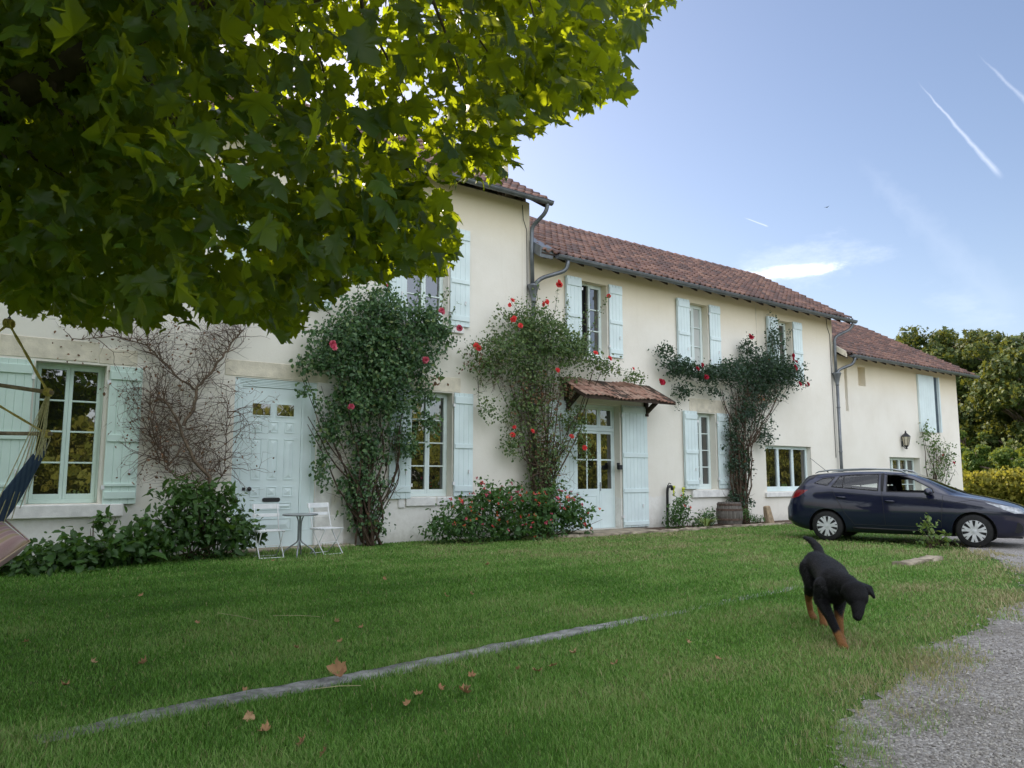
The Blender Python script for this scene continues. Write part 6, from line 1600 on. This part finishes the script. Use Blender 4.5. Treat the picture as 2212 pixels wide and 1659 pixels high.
# trunk: deep chest, tucked belly, rump
caps(((2.865, 7.40, .535), (.112, .115, .115)), ((2.85, 7.15, .52), (.115, .12, .115)))
caps(((2.85, 7.15, .52), (.115, .12, .115)), ((2.79, 6.85, .485), (.130, .13, .135)))
caps(((2.79, 6.85, .485), (.130, .13, .135)), ((2.715, 6.63, .445), (.125, .12, .150)))
caps(((2.715, 6.63, .455), (.120, .11, .135)), ((2.72, 6.50, .455), (.085, .08, .105)))
limb(((2.715, 6.60, .50), .085), ((2.74, 6.43, .475), .080), ((2.75, 6.34, .445), .082))
# head: skull, cheeks, muzzle, nose
caps(((2.75, 6.33, .440), (.096, .096, .084)), ((2.744, 6.28, .395), (.086, .080, .074)))
caps(((2.748, 6.27, .385), (.064, .06, .060)), ((2.715, 6.205, .300), (.044, .042, .042)))
caps(((2.720, 6.21, .315), (.043, .04, .04)), ((2.698, 6.175, .262), (.032, .028, .027)))
caps(((2.735, 6.26, .33), (.042, .04, .04)), ((2.705, 6.215, .258), (.028, .026, .022)))
# ears
caps(((2.805, 6.37, .498), .016), ((2.825, 6.29, .475), .014), ((2.888, 6.34, .472), .012)); caps(((2.822, 6.29, .470), .014), ((2.888, 6.34, .472), .012), ((2.888, 6.29, .395), .012))
caps(((2.695, 6.38, .490), .016), ((2.675, 6.31, .465), .014), ((2.655, 6.35, .425), .012)); caps(((2.675, 6.31, .465), .013), ((2.655, 6.35, .43), .012), ((2.672, 6.30, .40), .011))
# legs
limb(((2.79, 7.36, .50), .092), ((2.775, 7.27, .37), .070), ((2.80, 7.42, .275), .042), ((2.835, 7.55, .195), .032), ((2.855, 7.56, .07), .027), ((2.86, 7.51, .028), .034)); caps(((2.86, 7.51, .026), .034), ((2.855, 7.455, .020), .026))
limb(((2.935, 7.36, .50), .092), ((2.945, 7.22, .37), .068), ((2.90, 7.27, .27), .042), ((2.855, 7.33, .185), .032), ((2.835, 7.23, .075), .027), ((2.825, 7.18, .030), .034)); caps(((2.825, 7.18, .028), .033), ((2.82, 7.13, .018), .026))
limb(((2.625, 6.62, .44), .080), ((2.605, 6.66, .33), .057), ((2.615, 6.53, .22), .039), ((2.622, 6.42, .125), .033), ((2.628, 6.36, .055), .029), ((2.630, 6.315, .028), .035)); caps(((2.622, 6.315, .026), .035), ((2.628, 6.265, .019), .027))
limb(((2.795, 6.66, .44), .080), ((2.785, 6.70, .33), .055), ((2.745, 6.64, .235), .040), ((2.715, 6.57, .145), .033), ((2.700, 6.52, .060), .028), ((2.692, 6.48, .028), .034)); caps(((2.692, 6.48, .026), .034), ((2.688, 6.43, .019), .026))
limb(((2.925, 7.44, .60), .046), ((2.95, 7.56, .675), .038), ((2.935, 7.67, .73), .030), ((2.90, 7.76, .757), .013))
me = bpy.data.meshes.new('dog_raw'); dbm.to_mesh(me); dbm.free()
raw = bpy.data.objects.new('dog_raw', me); COL.objects.link(raw)
rmo = raw.modifiers.new('r', 'REMESH'); rmo.mode = 'VOXEL'; rmo.voxel_size = .0075
smo = raw.modifiers.new('s', 'SMOOTH'); smo.iterations = 7; smo.factor = .5
dg = C.evaluated_depsgraph_get(); me2 = bpy.data.meshes.new_from_object(raw.evaluated_get(dg)); me2.name = 'body'
bpy.data.objects.remove(raw)
co = np.empty(len(me2.vertices) * 3, np.float32); me2.vertices.foreach_get('co', co); co = co.reshape(-1, 3) + np.array(DB)
rr = (co - CAM) @ Rh; dd = (co - CAM) @ Fh; zz = co[:, 2]
def sst(v, a, b):
    t_ = np.clip((v - a) / (b - a), 0, 1); return t_ * t_ * (3 - 2 * t_)
wv = .012 * np.sin(rr * 90) + .010 * np.sin(dd * 70)
tan = np.zeros(len(co))
fa = (dd < 6.52) & (rr < 2.665) & (zz < .3); tan = np.where(fa, 1 - sst(zz + wv, .105, .135), tan)
fb = (dd > 6.38) & (dd < 6.75) & (rr >= 2.655) & (zz < .26); tan = np.where(fb, 1 - sst(zz + wv, .19, .24), tan)
ra = (dd > 7.40) & (zz < .34); tan = np.where(ra, 1 - sst(zz + wv, .20, .27), tan); tan = np.where((dd > 7.22) & (rr > 2.80) & (rr < 2.86) & (zz < .42), np.maximum(tan, .9 * (1 - sst(zz, .34, .40)) * (dd < 7.5)), tan)
rb = (dd > 7.0) & (dd <= 7.40) & (zz < .26); tan = np.where(rb, 1 - sst(zz + wv, .18, .24), tan)
at = me2.attributes.new('tan', 'FLOAT', 'POINT'); at.data.foreach_set('value', tan.astype(np.float32))
m, t, o_ = newmat('dog_fur')
pos = t.n('ShaderNodeTexCoord').outputs['Object']; tn = t.n('ShaderNodeAttribute', attribute_name='tan').outputs['Fac']
mp = t.n('ShaderNodeMapping'); _lk(t.nt, pos, mp.inputs[0]); mp.inputs['Scale'].default_value = (60, 60, 22)
n = t.noise(mp.outputs[0], 3.0, 5.0, .65); n2 = t.noise(pos, 9.0, 4.0)
blk = t.ramp(n, [(.3, (.0022, .0022, .0028)), (.7, (.0060, .0060, .0072))]); tnc = t.ramp(n, [(.3, (.13, .055, .018)), (.7, (.27, .125, .042))])
pbsdf(t, o_, t.mix(tn, blk, tnc), .60, .14, t.bump(t.math('ADD', n, t.math('MULTIPLY', n2, .8)), .55, .012))
me2.materials.clear(); me2.materials.append(m); me2.polygons.foreach_set('use_smooth', [True] * len(me2.polygons))
bo = bpy.data.objects.new('body', me2); COL.objects.link(bo); bo.parent = dog
for r, d in ((2.708, 6.245), (2.786, 6.225)):
    mb = MB(); mb.lathe([(.0, -.010), (.008, -.007), (.0105, 0), (.008, .007), (.0, .010)], tuple(D3(r, d, .385) - DB), 12); mb.build('eye', M_BLACK, dog, smooth=True)

me2.calc_loop_triangles()
tri = np.array([q.vertices[:] for q in me2.loop_triangles]); va = co[tri[:, 0]]; vb = co[tri[:, 1]]; vc = co[tri[:, 2]]
cr = np.cross(vb - va, vc - va); ar = np.linalg.norm(cr, axis=1); fn = cr / np.maximum(ar[:, None], 1e-12)
NF = 26000; pick = rng.choice(len(tri), NF, p=ar / ar.sum()); u = rng.random((NF, 2)); u = np.where(u.sum(1, keepdims=True) > 1, 1 - u, u)
FP = va[pick] + (vb - va)[pick] * u[:, :1] + (vc - va)[pick] * u[:, 1:]; FN = fn[pick]
flow = Fh * .8 + np.array([0, 0, -.75]); tipd = unit(flow - (flow @ FN.T)[:, None] * FN) + FN * .35 + rsph(NF) * .22
FL = np.where(FP[:, 2] < .22, .007, np.where((FP - CAM) @ Fh > 6.4, .017, .009)) * (.6 + .8 * rng.random(NF))
M_FUR, t, o_ = newmat('dog_hair')
r = t.n('ShaderNodeAttribute', attribute_name='rnd').outputs['Fac']
pbsdf(t, o_, t.ramp(r, [(0.0, (.0016, .0016, .002)), (.12, (.005, .005, .0062)), (.5, (.10, .045, .016)), (1.0, (.30, .145, .05))]), .45, .24)
scatter('hair', [(-.085, 0, 0), (.085, 0, 0), (0, 1, .12)], [(0, 1, 2)], FP, tipd, FN, FL, M_FUR, dog, np.clip(tan[tri[pick, 0]] * .9 + rng.random(NF) * .12, 0, 1), tuple(DB))

# ------------------------------------------------------------------ a distant bird
bp = CAM + np.array(wdir(1786, 448)) * 120.0
bird = empty('bird', tuple(bp)); tag(bird, 'tiny dark bird far off in the open sky', 'bird')
mb = MB(); mb.tube([(-.22, 0, 0), (-.08, 0, 0), (.1, 0, .01), (.2, 0, .02)], [.02, .06, .05, .01], 6); mb.build('body', M_BLACK, bird, smooth=True)
for s in (-1, 1):
    mb = MB(); mb.hull8([(-.06, 0, 0), (.08, 0, 0), (.02, s * .35, .10), (-.06, s * .35, .10)], [(-.06, 0, .02), (.08, 0, .02), (.02, s * .35, .115), (-.06, s * .35, .115)]); mb.build('wing', M_BLACK, bird)
